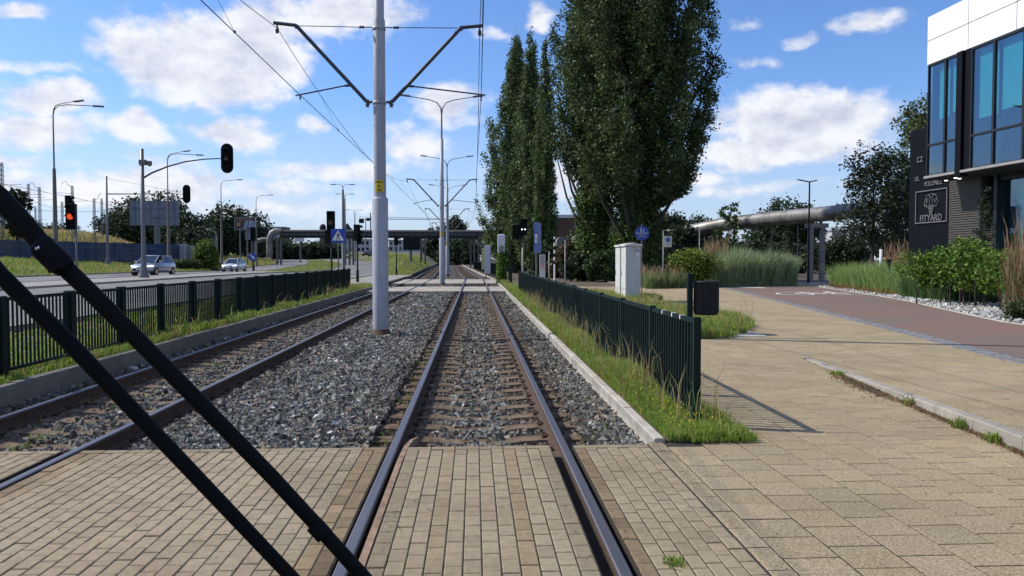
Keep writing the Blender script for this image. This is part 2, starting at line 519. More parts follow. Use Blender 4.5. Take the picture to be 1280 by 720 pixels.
setts_edge = [(8.0, 8.0), (8.65, 12.6), (9.55, 17.5), (11.6, 29.5), (13.2, 39.0), (14.3, 46), (14.6, 50), (13.5, 56)]
path_right = [(12.9, 8), (13.2, 12), (14.0, 20.4), (15.5, 25.5), (17.1, 30.5), (18.9, 37.8), (20.5, 46.5), (22.0, 52)]
PATCH = [(2.0, 16.4), (5.25, 16.5), (5.9, 17.6), (6.75, 19.5), (7.0, 22), (6.6, 26), (6.2, 28.2), (7.4, 31.5), (7.2, 36), (6.0, 37), (2.0, 37)]
cx, cy, hx, hy, zz, tt = [], [], [], [], [], []
for c in range(-1, 52):
    x0 = 1.70 + c * PITCH; x1 = x0 + PITCH
    off = PITCH / 2 if c % 2 else 0
    y = 1.0 - off
    while y < 48:
        y1 = y + PITCH
        xm, ym = (x0 + x1) / 2, (y + y1) / 2
        a, b = x0, x1
        ok = True
        lo = 1.552 if ym < PAVE_Y else 2.05
        if b <= lo + .02: ok = False
        a = max(a, lo)
        sx = float(step_x(ym))
        se = float(np.interp(ym, [p[1] for p in setts_edge], [p[0] for p in setts_edge]))
        if a >= se - .03: ok = False
        b = min(b, se)
        if ok:
            pieces = []
            if ym < 12.9 and a < sx < b:
                pieces = [(a, sx - 0.012, 0.0), (sx + 0.135, b, float(upper(ym)))]
            elif ym < 12.9 and a >= sx:
                pieces = [(max(a, sx + 0.135), b, float(upper(ym)))]
            else:
                pieces = [(a, b, 0.0)]
            for (p, q, z) in pieces:
                if q - p > 0.02:
                    cx.append((p + q) / 2); cy.append(ym); hx.append((q - p) / 2 - 0.0055); hy.append(PITCH / 2 - 0.0058); zz.append(z - 0.004)
                    t = random.uniform(0.90, 1.07)
                    tt.append((t * random.uniform(.98, 1.02), t, t * random.uniform(.95, 1.03)))
        y = y1
cx = np.array(cx); cy = np.array(cy); hx = np.array(hx); hy = np.array(hy); zz = np.array(zz); tt = np.array(tt)
keep = ~(in_poly(cx, cy, PATCH)) & ~((cx < 2.3) & (cy > PAVE_Y + 0.15) & (cy < 60))
cx, cy, hx, hy, zz, tt = [q[keep] for q in (cx, cy, hx, hy, zz, tt)]
V, F = tiles(cx, cy, hx, hy, zz + RNG.normal(0, 0.0009, len(cx)), 0.0025, 0.0022)
o = npmesh("footway_slabs", V, F, M_slab, col=np.repeat(tt, 12, axis=0)); tag(o, kind="structure")
# bedding sheet below the slabs
ysb = np.arange(1.0, 49, 0.5)
V = []; F = []
for y in ysb:
    se = float(np.interp(y, [p[1] for p in setts_edge], [p[0] for p in setts_edge]))
    sx = float(step_x(y)) if y < 12.9 else min(6.0, se)
    u_ = float(upper(y))
    V += [(1.5 if y < PAVE_Y else 1.9, y, -0.0082), (sx, y, -0.0082), (sx + 0.13, y, u_ - 0.0082), (se + 0.02, y, u_ - 0.0082)]
for j in range(len(ysb) - 1):
    for i in range(3):
        a = j * 4 + i; F.append((a, a + 1, a + 5, a + 4))
o = npmesh("footway_bedding", np.array(V), np.array(F), M_joint); tag(o, kind="structure")

# kerb stones along the step
def kerbline(name, pts, w, ztop, zbot, L=1.0, side=1, tone=1.0, gap=0.006, bev=0.012):
    """stones along a polyline of (x, y) with a height function"""
    P = [Vector((p[0], p[1], 0)) for p in pts]
    V = []; F = []; C = []
    out = []
    seg = []
    for i in range(len(P) - 1):
        d = P[i + 1] - P[i]; n = max(1, round(d.length / L))
        for k in range(n): seg.append((P[i] + d * (k / n), P[i] + d * ((k + 1) / n)))
    for (p, q) in seg:
        t = (q - p).normalized(); nrm = Vector((t.y, -t.x, 0)) * side
        p2 = p + t * gap / 2; q2 = q - t * gap / 2
        b = len(V)
        rj = random.uniform(-.004, .004)
        for (o_, zt_) in ((0, 'b'), (0, 't0'), (bev, 't'), (w - bev, 't'), (w, 't0'), (w, 'b')):
            for e in (p2, q2):
                pt = e + nrm * o_
                zt = ztop(e.x, e.y) + rj
                z = zbot if zt_ == 'b' else (zt - bev if zt_ == 't0' else zt)
                V.append((pt.x, pt.y, z))
        for k in range(5):
            F.append((b + 2 * k, b + 2 * k + 1, b + 2 * k + 3, b + 2 * k + 2))
        F.append((b, b + 2, b + 4, b + 6)); F.append((b, b + 6, b + 8, b + 10))
        F.append((b + 1, b + 3, b + 5, b + 7)); F.append((b + 1, b + 7, b + 9, b + 11))
        c = tone * random.uniform(.88, 1.08)
        C += [(c, c, c)] * 12
    o = npmesh(name, np.array(V), np.array(F), M_conc, col=np.array(C)); tag(o, kind="structure")
    return o

kerbline("step_kerb", [(float(step_x(1.5)), 1.5), (float(step_x(7.4)), 7.4), (float(step_x(9.0)), 9.0), (float(step_x(10.5)), 10.5), (float(step_x(12.9)), 12.9)],
         0.13, lambda x, y: float(upper(y)) + 0.004, -0.1, L=0.9, side=1, tone=0.95)
# right track kerb: white flush kerb next to the grass verge
rk = [(1.62, 7.1), (1.62, 20), (1.62, 40), (1.62, 56)] + [(1.62 + float(drift(y)), y) for y in range(60, 250, 6)]
kerbline("track_kerb", rk, 0.10, lambda x, y: 0.035, -0.2, L=0.75, side=1, tone=1.25)
lk = [(-5.62, 7.1), (-5.62, 30), (-5.62, 46.0)]
kerbline("track_kerb", lk, 0.13, lambda x, y: 0.13, -0.2, L=1.0, side=-1, tone=0.50)
lk = [(-5.75 + float(drift(y)), y) for y in range(73, 250, 6)]
kerbline("track_kerb", lk, 0.15, lambda x, y: 0.12, -0.2, L=2.0, side=-1, tone=0.5)

# -- sett edge strip, red cycle path, white line, gravel bed
def ribbon(name, ptsL, ptsR, z, m, y0, y1, st=0.8, zf=None, th=0.0, col=False):
    V = []; F = []
    ys = np.arange(y0, y1 + 1e-6, st)
    for y in ys:
        a = float(xs(y, ptsL)); b = float(xs(y, ptsR))
        for k in range(4):
            x = a + (b - a) * k / 3
            V.append((x, y, (zf(x, y) if zf else 0) + z))
    for j in range(len(ys) - 1):
        for k in range(3):
            q = j * 4 + k; F.append((q, q + 1, q + 5, q + 4))
    o = npmesh(name, np.array(V), np.array(F), m, col=np.ones((len(V), 3)) if col else None)
    tag(o, kind="structure")
    return o

zu = lambda x, y: float(upper(y))
se2 = [(x + 0.42, y) for x, y in setts_edge]
pr2 = [(x - 0.12, y) for x, y in path_right]
ribbon("cycle_path", se2, pr2, -0.004, M_red, 6, 47.5, zf=zu)
# setts as small stones
cx, cy, zz, tt, hx, hy = [], [], [], [], [], []
y = 6.0
while y < 52:
    base = float(xs(y, setts_edge))
    for k in range(4):
        cx.append(base + 0.05 + 0.105 * k); cy.append(y + random.uniform(-.01, .01)); zz.append(float(upper(y)) - 0.001 + random.uniform(-.002, .002)); tt.append([random.uniform(.8, 1.25)] * 3)
    y += 0.105
V, F = tiles(cx, cy, 0.047, 0.047, np.array(zz), 0.008, 0.01)
o = npmesh("sett_edging", V, F, M_setts, col=np.repeat(np.array(tt), 12, axis=0)); tag(o, kind="structure")
ribbon("sett_bedding", setts_edge, [(x + 0.425, y) for x, y in setts_edge], -0.009, M_joint, 6, 52, zf=zu)
kerbline("path_edge_stone", [(p[0] - 0.12, p[1]) for p in path_right if p[1] > 8][:6], 0.10, lambda x, y: float(upper(y)) + 0.012, -0.1, L=1.0, side=1, tone=1.35)
# asphalt beyond, side road crossing behind the path
mb = MB(); mb.box(13.8, 60, 47.5, 49.6, -0.06, -0.002)
o = mb.build("pavement_beyond", M_conc2); tag(o, kind="structure")
mb = MB(); mb.box(9.8, 80, 52.2, 58.5, -0.06, 0.0)
o = mb.build("side_road", M_asph); tag(o, kind="structure")
# painted marks on the path: zebra bars, bicycle
mk = MB()
zt = 0.004
def flat(poly, z=zt): mk.prism([(x, y, z - 0.003) for x, y in poly], (0, 0, 0.003))
for (u0, u1, v) in ((898, 985, 353.6), (925, 958, 359.5)):
    a = gp(u0, v); b = gp(u1, v + (1.6 if v < 356 else .6))
    flat([(a.x, a.y), (b.x, b.y), (b.x + 0.1, b.y + 0.9), (a.x + 0.1, a.y + 0.9)])
def stroke(pts, w=0.13):
    for (p, q) in zip(pts[:-1], pts[1:]):
        d = Vector((q[0] - p[0], q[1] - p[1])); n_ = Vector((-d.y, d.x)).normalized() * w / 2
        flat([(p[0] + n_.x, p[1] + n_.y), (q[0] + n_.x, q[1] + n_.y), (q[0] - n_.x, q[1] - n_.y), (p[0] - n_.x, p[1] - n_.y)], zt + random.uniform(0, .002))
def BK(a, b):                # bicycle symbol frame: a across the path (to the right), b along it
    return (16.6 + a * 1.35 + b * 0.25, 37.4 + b * 1.9)
for c0 in (-1.0, 1.0):
    stroke([BK(c0 + 0.62 * math.cos(w), 0.62 * math.sin(w)) for w in np.linspace(0, 2 * PI, 17)])
stroke([BK(-1, 0), BK(-0.35, 0.85), BK(0.65, 0.9), BK(0, 0), BK(-1, 0)], .12)
stroke([BK(0, 0), BK(-0.45, 1.15), BK(-.75, 1.15)], .12); stroke([BK(1, 0), BK(0.6, 1.3), BK(1.0, 1.45)], .12)
o = mk.build("path_marking", M_white); tag(o, kind="structure")

# utility cover in the footway
mb = MB(); mb.box(5.15, 6.25, 16.75, 18.3, -0.05, 0.015, bev=0.01)
o = mb.build("utility_cover", M_utility); tag(o, "square pale concrete utility cover set in the slabs by the litter bin", "manhole cover")

# verge soil strips
mb = MB()
mb.prism([(1.73, 7.12, -0.05), (2.42, 7.12, -0.05), (2.42, 16, -0.05), (2.42, 57, -0.05), (1.73, 57, -0.05)], (0, 0, 0.07))
o = mb.build("verge_soil", M_soil); tag(o, kind="structure")
mb = MB(); mb.prism([(x, y, -0.05) for x, y in PATCH], (0, 0, 0.065)); o = mb.build("verge_soil", M_soil); tag(o, kind="structure")

# ------------------------------------------------------------------ roads left
zH = lambda x, y: float(H(x, y))
ribbon("road", A_left, A_right, 0.03, M_asph, -30, 370, 2.0, zf=zH)
ribbon("road", B_left, B_right, 0.03, M_asph, -30, 285, 2.0, zf=zH)
ribbon("median_pavement", [(x + .16, y) for x, y in B_right], [(x - .16, y) for x, y in A_left], 0.10, M_conc2, -30, 84, 2.0, zf=zH)
def rkerb(pts, side, y1, tone=0.9, y0=-30):
    P = [(float(xs(y, pts)), y) for y in np.arange(y0, y1, 3.0)]
    kerbline("road_kerb", P, 0.15, lambda x, y: float(H(x, y)) + 0.13, -0.1, L=3.0, side=side, tone=tone)
rkerb(A_right, 1, 44, 0.8); rkerb(A_right, 1, 220, 1.2, 77)
rkerb(A_left, -1, 220); rkerb(B_right, 1, 220); rkerb(B_left, -1, 230, 0.7)
# lane markings
mb = MB()
def lane(ptsa, ptsb, f, y0, y1, dash=None, w=0.12):
    y = y0
    while y < y1:
        ye = min(y1, y + (dash or 3.0))
        ps = []
        for yy in (y, ye):
            x = float(xs(yy, ptsa)) * (1 - f) + float(xs(yy, ptsb)) * f
            ps.append((x, yy, zH(x, yy) + 0.038))
        a, b = ps
        mb.add([(a[0] - w / 2, a[1], a[2]), (a[0] + w / 2, a[1], a[2]), (b[0] + w / 2, b[1], b[2]), (b[0] - w / 2, b[1], b[2])], [(0, 1, 2, 3)])
        y = ye + (dash * 1.5 if dash else 0)
lane(A_left, A_right, 0.5, -20, 120, 3.0); lane(B_left, B_right, 0.5, -20, 150, 3.0); lane(A_left, A_right, 0.04, 0, 120); lane(B_left, B_right, 0.04, 0, 110)
lane(A_left, A_right, 0.96, 0, 76)
o = mb.build("road_marking", M_roadpaint); tag(o, kind="structure")
# paved foot crossings over the tracks
def track_slab(name, x0, x1, y0, y1, m, z=-0.008):
    mb = MB()
    cuts = [x0]
    for c in (XL0, XR0):
        for s in (-1, 1):
            r_ = c + s * GX
            cuts += [r_ - (0.05 if s < 0 else 0.1), r_ + (0.1 if s < 0 else 0.05)]
    cuts.append(x1)
    dm = float(drift((y0 + y1) / 2))
    for i in range(0, len(cuts), 2):
        mb.box(cuts[i] + dm, cuts[i + 1] + dm, y0, y1, -0.22, z)
    o = mb.build(name, m); tag(o, kind="structure")
M_cross = mat("crossing_slab", (0.36, 0.325, 0.27), 0.85, var=0.2, vscale=3, bump=0.2, bscale=40, col2=(0.25, 0.22, 0.19), c2scale=0.7)
track_slab("foot_crossing", -9.5, 1.61, 41.5, 48.5, M_cross)
track_slab("foot_crossing", -9.5, 1.9, 55.0, 66.0, M_cross)
mb = MB(); mb.box(-9.58, -5.9, 46.0, 76, -0.2, 0.15); o = mb.build("crossing_pavement", M_conc2); tag(o, kind="structure")
mb = MB(); mb.box(1.75, 6.0, 40.2, 48.0, -0.1, 0.03); o = mb.build("crossing_pavement", M_cross); tag(o, kind="structure")

# ------------------------------------------------------------------ tracks
def rail_mesh(xc, y0, y1):
    prof = [(-0.036, -0.004), (-0.028, 0.002), (0.028, 0.002), (0.036, -0.004), (0.036, -0.034), (0.01, -0.05), (0.009, -0.125), (0.068, -0.142), (0.068, -0.156),
            (-0.068, -0.156), (-0.068, -0.142), (-0.009, -0.125), (-0.01, -0.05), (-0.036, -0.034)]
    ys = np.concatenate([[y0], np.arange(8, 56, 8), np.arange(56, y1, 4.0), [y1]])
    V = []; F = []; mi = []
    n = len(prof)
    for y in ys:
        for (a, z) in prof: V.append((xc + a + float(drift(y)), y, z))
    for j in range(len(ys) - 1):
        for k in range(n):
            k2 = (k + 1) % n
            F.append((j * n + k, j * n + k2, (j + 1) * n + k2, (j + 1) * n + k))
            mi.append(0 if k in (0, 1, 2) else 1)
    return np.array(V), np.array(F), mi

slp = [(-1.25, -0.17), (-0.95, -0.155), (-0.62, -0.155), (-0.42, -0.17), (-0.25, -0.192), (0.25, -0.192), (0.42, -0.17), (0.62, -0.155), (0.95, -0.155), (1.25, -0.17)]
def sleeper_mb():
    mb = MB(); vs = []; fs = []
    for (x, z) in slp:
        e = 0.105 if abs(x) < 0.3 else 0.125
        vs += [(x, -e - 0.03, z - 0.16), (x, -e, z), (x, e, z), (x, e + 0.03, z - 0.16)]
    for i in range(len(slp) - 1):
        for k in range(3):
            a = i * 4 + k; fs.append((a, a + 1, a + 5, a + 4))
    fs += [(0, 1, 2, 3), tuple(len(slp) * 4 - 4 + k for k in range(4))]
    mb.add(vs, fs)
    return mb
sl_me = None
def make_track(xc, label, n_single):
    global sl_me
    t = empty("tram_track", (xc, 7.3, 0), 0, label, "tram track", "tram tracks")
    for s in (-1, 1):
        V, F, mi = rail_mesh(s * GX, 0.6, 420)
        V[:, 1] -= 7.3
        npmesh("rail", V, F, [M_railtop, M_rust], parent=t, mi=mi)
    ys = []
    y = 7.42
    while y < 200:
        if not (41.2 < y < 48.8 or 54.7 < y < 66.3): ys.append(y)
        y += 0.6
    if sl_me is None:
        o = sleeper_mb().build("sleeper", M_sleeper, t); sl_me = o.data
    else:
        o = bpy.data.objects.new("sleeper", sl_me); COL.objects.link(o); o.parent = t
    o.location = (0, ys[0] - 7.3, 0)
    for y in ys[1:n_single]:
        c = o.copy(); COL.objects.link(c); c.parent = t; c.location = (float(drift(y)), y - 7.3, random.uniform(-.004, .006)); c.rotation_euler = (0, 0, random.uniform(-.006, .006))
    mb = MB()
    src = sleeper_mb()
    for y in ys[n_single:]:
        mb.add([(v[0] + float(drift(y)), v[1] + y - 7.3, v[2]) for v in src.v], src.f)
    so = mb.build("sleepers", M_sleeper, t); so["kind"] = "stuff"
    # rail clips on the near sleepers
    for i, y in enumerate(ys[:14]):
        for s in (-1, 1):
            for q in (-1, 1):
                mb = MB()
                x = s * GX + q * 0.085
                mb.box(x - 0.03, x + 0.03, y - 7.3 - 0.05, y - 7.3 + 0.05, -0.158, -0.142, bev=.004)
                mb.tube([(x + q * 0.02, y - 7.3 - 0.045, -0.14), (x - q * 0.03, y - 7.3 - 0.03, -0.128), (x + q * .03, y - 7.3, -0.118), (x - q * 0.03, y - 7.3 + 0.03, -0.128), (x + q * 0.02, y - 7.3 + 0.045, -0.14)], 0.008, 6)
                mb.tube([(x + q * 0.01, y - 7.3, -0.14), (x + q * 0.01, y - 7.3, -0.095)], 0.013, 6)
                mb.build("rail_fastening", M_rust, t)
    return t
tr = make_track(XR0, "right-hand tram track of grooved steel rails running straight ahead under the camera", 90)
tl = make_track(XL0, "left-hand tram track beyond the catenary masts, next to the long fence", 90)
# rusty check strip beside the left rail inside the paving, ending in a tapered flare
for c, t in ((XR0, tr), (XL0, tl)):
    mb = MB()
    x = -GX + 0.068
    vs = []
    for (y, dx, z) in ((0.8, 0, -0.012), (6.6, 0, -0.012), (7.1, 0.012, -0.012), (7.45, 0.045, -0.03), (7.75, 0.085, -0.075)):
        w = 0.045 if y < 7.2 else (0.028 if y < 7.6 else 0.012)
        vs += [(x + dx, y - 7.3, z), (x + dx + w, y - 7.3, z), (x + dx + w, y - 7.3, z - 0.07), (x + dx, y - 7.3, z - 0.07)]
    fs = []
    for j in range(4):
        for k in range(4): fs.append((j * 4 + k, j * 4 + (k + 1) % 4, j * 4 + 4 + (k + 1) % 4, j * 4 + 4 + k))
    fs += [(0, 1, 2, 3), (16, 17, 18, 19)]
    mb.add(vs, fs)
    mb.build("check_rail", M_rust2, t)

# ------------------------------------------------------------------ loose stones
ROCK = np.array([(-1, -.8, -.7), (.9, -1, -.6), (1, .8, -.8), (-.8, 1, -.7), (-.75, -.7, .6), (.6, -.65, .85), (.8, .55, .6), (-.55, .7, .9)])
ROCKF = np.array([(3, 2, 1, 0), (4, 5, 6, 7), (0, 1, 5, 4), (1, 2, 6, 5), (2, 3, 7, 6), (3, 0, 4, 7)])
ROCKT = np.concatenate([ROCKF[:, [0, 1, 2]], ROCKF[:, [0, 2, 3]]])
def rocks(x, y, z, size, col):
    n = len(x)
    v = ROCK[None] * (1 + RNG.normal(0, 0.24, (n, 8, 3)))
    v *= (size * 0.5)[:, None, None] * RNG.uniform(0.6, 1.25, (n, 1, 3))
    # random rotation
    q = RNG.normal(size=(n, 4)); q /= np.linalg.norm(q, axis=1)[:, None]
    w, a, b, c = q.T
    Rm = np.stack([1 - 2 * (b * b + c * c), 2 * (a * b - c * w), 2 * (a * c + b * w), 2 * (a * b + c * w), 1 - 2 * (a * a + c * c), 2 * (b * c - a * w),
                   2 * (a * c - b * w), 2 * (b * c + a * w), 1 - 2 * (a * a + b * b)], axis=1).reshape(n, 3, 3)
    v = np.einsum('nij,nkj->nki', Rm, v)
    v += np.stack([x, y, z], axis=1)[:, None, :]
    F = (ROCKT[None] + (np.arange(n) * 8)[:, None, None]).reshape(-1, 3)
    return v.reshape(-1, 3), F, np.repeat(col, 8, axis=0)

def patch_(x, y): return 0.5 + 0.5 * np.sin(x * 1.7 + 2 * np.sin(y * .8)) * np.cos(y * 1.1)
def ballast(y0, y1, dens, size, cutoffs=()):
    n = int((y1 - y0) * 7.4 * dens)
    x = RNG.uniform(-5.62, 1.62, n); y = RNG.uniform(y0, y1, n)
    k = np.ones(n, bool)
    for (a, b) in cutoffs: k &= ~((y > a) & (y < b))
    k &= np.hypot(x + 2.15, y - 18.45) > 0.27
    x, y = x[k], y[k]; n = len(x)
    sz = size * RNG.uniform(0.6, 1.45, n)
    top = np.full(n, -0.135)
    rust = np.zeros(n)
    onsl = np.zeros(n, bool)
    for c in (XL0, XR0):
        r = np.abs(x - c)
        top = np.where(r < 1.3, -0.200, top)
        top = np.where(r < 0.3, -0.193, top)
        top = np.where((r > 1.0) & (r < 1.3), -0.175, top)
        ph = np.abs(((y - 7.42 + 0.3) % 0.6) - 0.3)
        onsl |= (ph < 0.13) & (r < 1.05)
        for s in (-1, 1):
            d = np.abs(x - c - s * GX)
            rust = np.maximum(rust, 1.15 * np.exp(-(d / 0.48) ** 2))
            top = np.where(d < 0.12, -0.19, top)
    top = np.where((x > -3.2) & (x < -1.0), -0.10, top)
    top = np.where(x > 1.1, -0.13, top)
    keep = ~onsl | (RNG.random(n) < 0.05)
    lift = np.where(onsl, 0.02, 0.0)
    x, y, sz, top, rust, lift = [q[keep] for q in (x, y, sz, top, rust, lift)]; n = len(x)
    g = 0.045 + 0.215 * RNG.random(n) ** 1.2
    base = np.stack([g * 0.97, g * 1.0, g * 0.92], 1) * (1 + RNG.normal(0, 0.04, (n, 3)))
    br = RNG.random(n) < 0.15 + .2 * patch_(x, y)
    base[br] = base[br] * np.array([1.15, 0.92, 0.78])
    wh = RNG.random(n) < 0.02; base[wh] = 0.5
    rc = np.stack([g * 0.60, g * 0.43, g * 0.30], 1)
    rf = (rust * RNG.uniform(0.2, 1.0, n))[:, None]
    col = base * (1 - rf) + rc * rf
    return rocks(x + drift(y), y, top - 0.35 * sz * RNG.random(n) + lift, sz, np.clip(col, 0.02, 1))

cut = ((41.2, 48.8), (54.7, 66.3))
parts = [ballast(7.06, 11, 900, 0.056), ballast(11, 17, 640, 0.060), ballast(17, 28, 380, 0.068), ballast(28, 80, 130, 0.10, cut)]
V = []; F = []; C = []; b = 0
for (v, f, c) in parts:
    V.append(v); F.append(f + b); C.append(c); b += len(v)
o = npmesh("ballast_stones", np.concatenate(V), np.concatenate(F), M_stone, col=np.concatenate(C)); tag(o, "grey crushed stone ballast lying between and beside the tram rails", "ballast", kind="stuff")
# compact bed under the stones
V = []; F = []
yb = np.concatenate([np.arange(7.06, 60, 2.0), np.arange(60, 420, 5)])
xc = [-5.62, -5.3, -3.3, -3.0, -1.1, -0.9, 1.0, 1.2, 1.62]
zc = [-0.17, -0.23, -0.23, -0.155, -0.155, -0.23, -0.23, -0.17, -0.16]
for y in yb:
    for x, z in zip(xc, zc): V.append((x + float(drift(y)), y, z))
k = len(xc)
for j in range(len(yb) - 1):
    for i in range(k - 1): F.append((j * k + i, j * k + i + 1, (j + 1) * k + i + 1, (j + 1) * k + i))
o = npmesh("track_bed", np.array(V), np.array(F), M_ballbed); tag(o, kind="structure")
# white gravel bed right of the cycle path
gx0 = path_right
n = 16000
y = RNG.uniform(9, 47, n); x = xs(y, path_right) + RNG.uniform(0.0, 3.6, n)
k = RNG.random(n) < np.where(y > 30, 0.5, 1)
x, y = x[k], y[k]; n = len(x)
g = RNG.uniform(0.22, 0.56, n)
v, f, c = rocks(x, y, upper(y) + 0.0 + RNG.uniform(-.01, .05, n), RNG.uniform(0.06, 0.13, n), np.stack([g, g, g * 0.97], 1))
o = npmesh("white_stones", v, f, M_gravel, col=c); tag(o, "whitish gravel spread between the red cycle path and the shrubs", "gravel", kind="stuff")
ribbon("gravel_bed", path_right, [(x + 9.5, y) for x, y in path_right], 0.004, M_gravbed, 8, 47, zf=zu)

# ------------------------------------------------------------------ grass
def blades(x, y, z, h, w, lean, col):
    n = len(x)
    az = RNG.uniform(0, 2 * PI, n); fa = RNG.uniform(0, 2 * PI, n)
    ld = np.stack([np.cos(az), np.sin(az)], 1); sd = np.stack([np.cos(fa), np.sin(fa)], 1)
    V = np.zeros((n, 5, 3))
    base = np.stack([x, y], 1)
    l = (lean * h)[:, None] * ld
    V[:, 0, :2] = base - sd * w[:, None] / 2; V[:, 1, :2] = base + sd * w[:, None] / 2
    V[:, 2, :2] = base + l * 0.35 + sd * w[:, None] * 0.4; V[:, 3, :2] = base + l * 0.35 - sd * w[:, None] * 0.4
    V[:, 4, :2] = base + l
    V[:, 0, 2] = z; V[:, 1, 2] = z; V[:, 2, 2] = z + h * 0.6; V[:, 3, 2] = z + h * 0.6; V[:, 4, 2] = z + h * (1 - 0.35 * lean)
    T = np.array([(0, 1, 2), (0, 2, 3), (3, 2, 4)])
    F = (T[None] + (np.arange(n) * 5)[:, None, None]).reshape(-1, 3)
    return V.reshape(-1, 3), F, np.repeat(col, 5, axis=0)


def merge(name, parts, m, label=None, cat=None, kind="stuff", parent=None):
    V = []; F = []; C = []; b = 0
    for (v, f, c) in parts:
        V.append(v); F.append(f + b); C.append(c); b += len(v)
    o = npmesh(name, np.concatenate(V), np.concatenate(F), m, col=np.concatenate(C), parent=parent)
    return tag(o, label, cat, kind=kind)


def patchy(x, y, s=1.0, seed=0):
    return 0.5 + 0.25 * np.sin(x * 2.1 * s + seed) * np.cos(y * 1.3 * s + seed * 2) + 0.25 * np.sin((x + y) * 0.7 * s + 1.7 * np.sin(y * 0.45 * s + seed))


def gcol(n, dry, bright=1.0):
    g = np.stack([RNG.uniform(.15, .27, n), RNG.uniform(.24, .38, n), RNG.uniform(.03, .06, n)], 1)
    d = np.stack([RNG.uniform(.34, .46, n), RNG.uniform(.28, .38, n), RNG.uniform(.12, .18, n)], 1)
    k = (RNG.random(n) < dry)[:, None]
    return np.where(k, d, g) * bright


def grass(n, xf, yf, zf, hlo, hhi, w, dry, seed=0, test=None, bright=1.0, lean=(0.1, 0.8)):
    x, y = xf(n), yf(n)
    if test is not None:
        k = test(x, y); x, y = x[k], y[k]
    n = len(x)
    p = patchy(x, y, 1.0, seed)
    h = (hlo + (hhi - hlo) * p) * RNG.uniform(0.5, 1.25, n)
    return blades(x, y, zf(x, y), h, np.full(n, w) * RNG.uniform(.7, 1.3, n), RNG.uniform(lean[0], lean[1], n), gcol(n, dry * (0.4 + 1.2 * p), bright))


U = lambda a, b: (lambda n: RNG.uniform(a, b, n))
flat0 = lambda x, y: np.full(len(x), 0.01)
# right verge: kerb to fence and round the fence post
parts = [
    grass(21000, U(1.74, 2.5), U(7.08, 12), flat0, 0.07, 0.31, 0.010, 0.24, 1, lambda x, y: x < 2.47 + .05 * np.sin(y * 5)),
    grass(20000, U(1.74, 2.46), U(12, 22), flat0, 0.07, 0.28, 0.014, 0.26, 1),
    grass(20000, U(1.74, 2.46), U(22, 57), flat0, 0.10, 0.30, 0.028, 0.26, 1),
    grass(800, U(1.9, 2.45), U(7.3, 32), flat0, 0.45, 0.85, 0.010, 0.9, 2, lean=(.1, .5)),
    grass(1500, U(1.95, 2.55), U(7.02, 7.5), flat0, 0.05, 0.14, 0.010, 0.12, 3),
]
merge("grass", parts, M_grass, "green grass verge between the pale track kerb and the near green fence", "grass")
# yellow flower heads in the near verge
n = 160
fx = RNG.normal(2.05, .2, n); fy2 = 7.2 + np.abs(RNG.normal(0, 1.4, n))
v = blades(np.clip(fx, 1.8, 2.4), fy2, RNG.uniform(.06, .2, n), np.full(n, .02), np.full(n, .018), RNG.uniform(.5, 1, n), np.tile([[.62, .5, .04]], (n, 1)))
merge("small_flowers", [v], M_grass, "small yellow flower heads in the grass at the near fence post", "flowers")
# sparse weeds in the ballast
n = 900
cxw = RNG.choice([-4.3, -1.2, 1.35, -0.9, -4.9, 1.2], n); cyw = RNG.choice(RNG.uniform(7.3, 16, 26), n)
v = blades(cxw + RNG.normal(0, .07, n), cyw + RNG.normal(0, .08, n), np.full(n, -0.14), RNG.uniform(.02, .08, n), np.full(n, .012), RNG.uniform(.3, 1.2, n), gcol(n, .3, .8))
merge("ballast_weeds", [v], M_grass, "thin scattered weeds growing in the ballast beside the rails", "weeds")
# weeds against the kerb step and seams: small tufts
def tuft(name, x, y, z, n, h, rad, dry, label):
    px = RNG.normal(x, rad, n); py = RNG.normal(y, rad * 1.4, n)
    v = blades(px, py, np.full(n, z), RNG.uniform(.4, 1.1, n) * h, np.full(n, 0.011), RNG.uniform(.2, .9, n), gcol(n, dry, .9))
    return merge(name, [v], M_grass, label, "weed", kind=None)
tuft("weed", float(step_x(7.55)) - 0.03, 7.55, 0, 130, 0.13, 0.035, .25, "small dark green weed growing at the kerb step, the taller bushy one")
tuft("weed", float(step_x(6.95)) - 0.03, 6.95, 0, 90, 0.12, 0.03, .1, "upright thin weed at the foot of the kerb step near the picture edge")
tuft("weed", float(step_x(8.7)) - 0.03, 8.75, 0, 60, 0.15, 0.025, .5, "pale spindly weed leaning on the kerb step")
tuft("weed", float(step_x(11.1)) - 0.05, 11.1, 0, 140, 0.08, 0.05, .1, "low bright green weed at the far flat end of the kerb step")
tuft("weed", 1.08, 4.25, -0.01, 60, 0.05, 0.03, .1, "tiny weed in the brick joint beside the right rail")
# dry litter in the gutter of the step
n = 2600
py = np.concatenate([RNG.normal(10.1, 0.55, 1500), RNG.uniform(6.2, 9.0, 1100)])
px = step_x(py) - np.abs(RNG.normal(0, 0.10, n)) * np.where(py > 9, 1.0, 0.35)
v = blades(px, py, np.full(n, 0.0), RNG.uniform(.01, .05, n), np.full(n, 0.014), RNG.uniform(.6, 2.5, n), np.stack([RNG.uniform(.12, .3, n), RNG.uniform(.09, .21, n), RNG.uniform(.05, .12, n)], 1))
merge("dry_litter", [v], M_grass, "brown dry plant litter heaped along the foot of the kerb step", "litter")
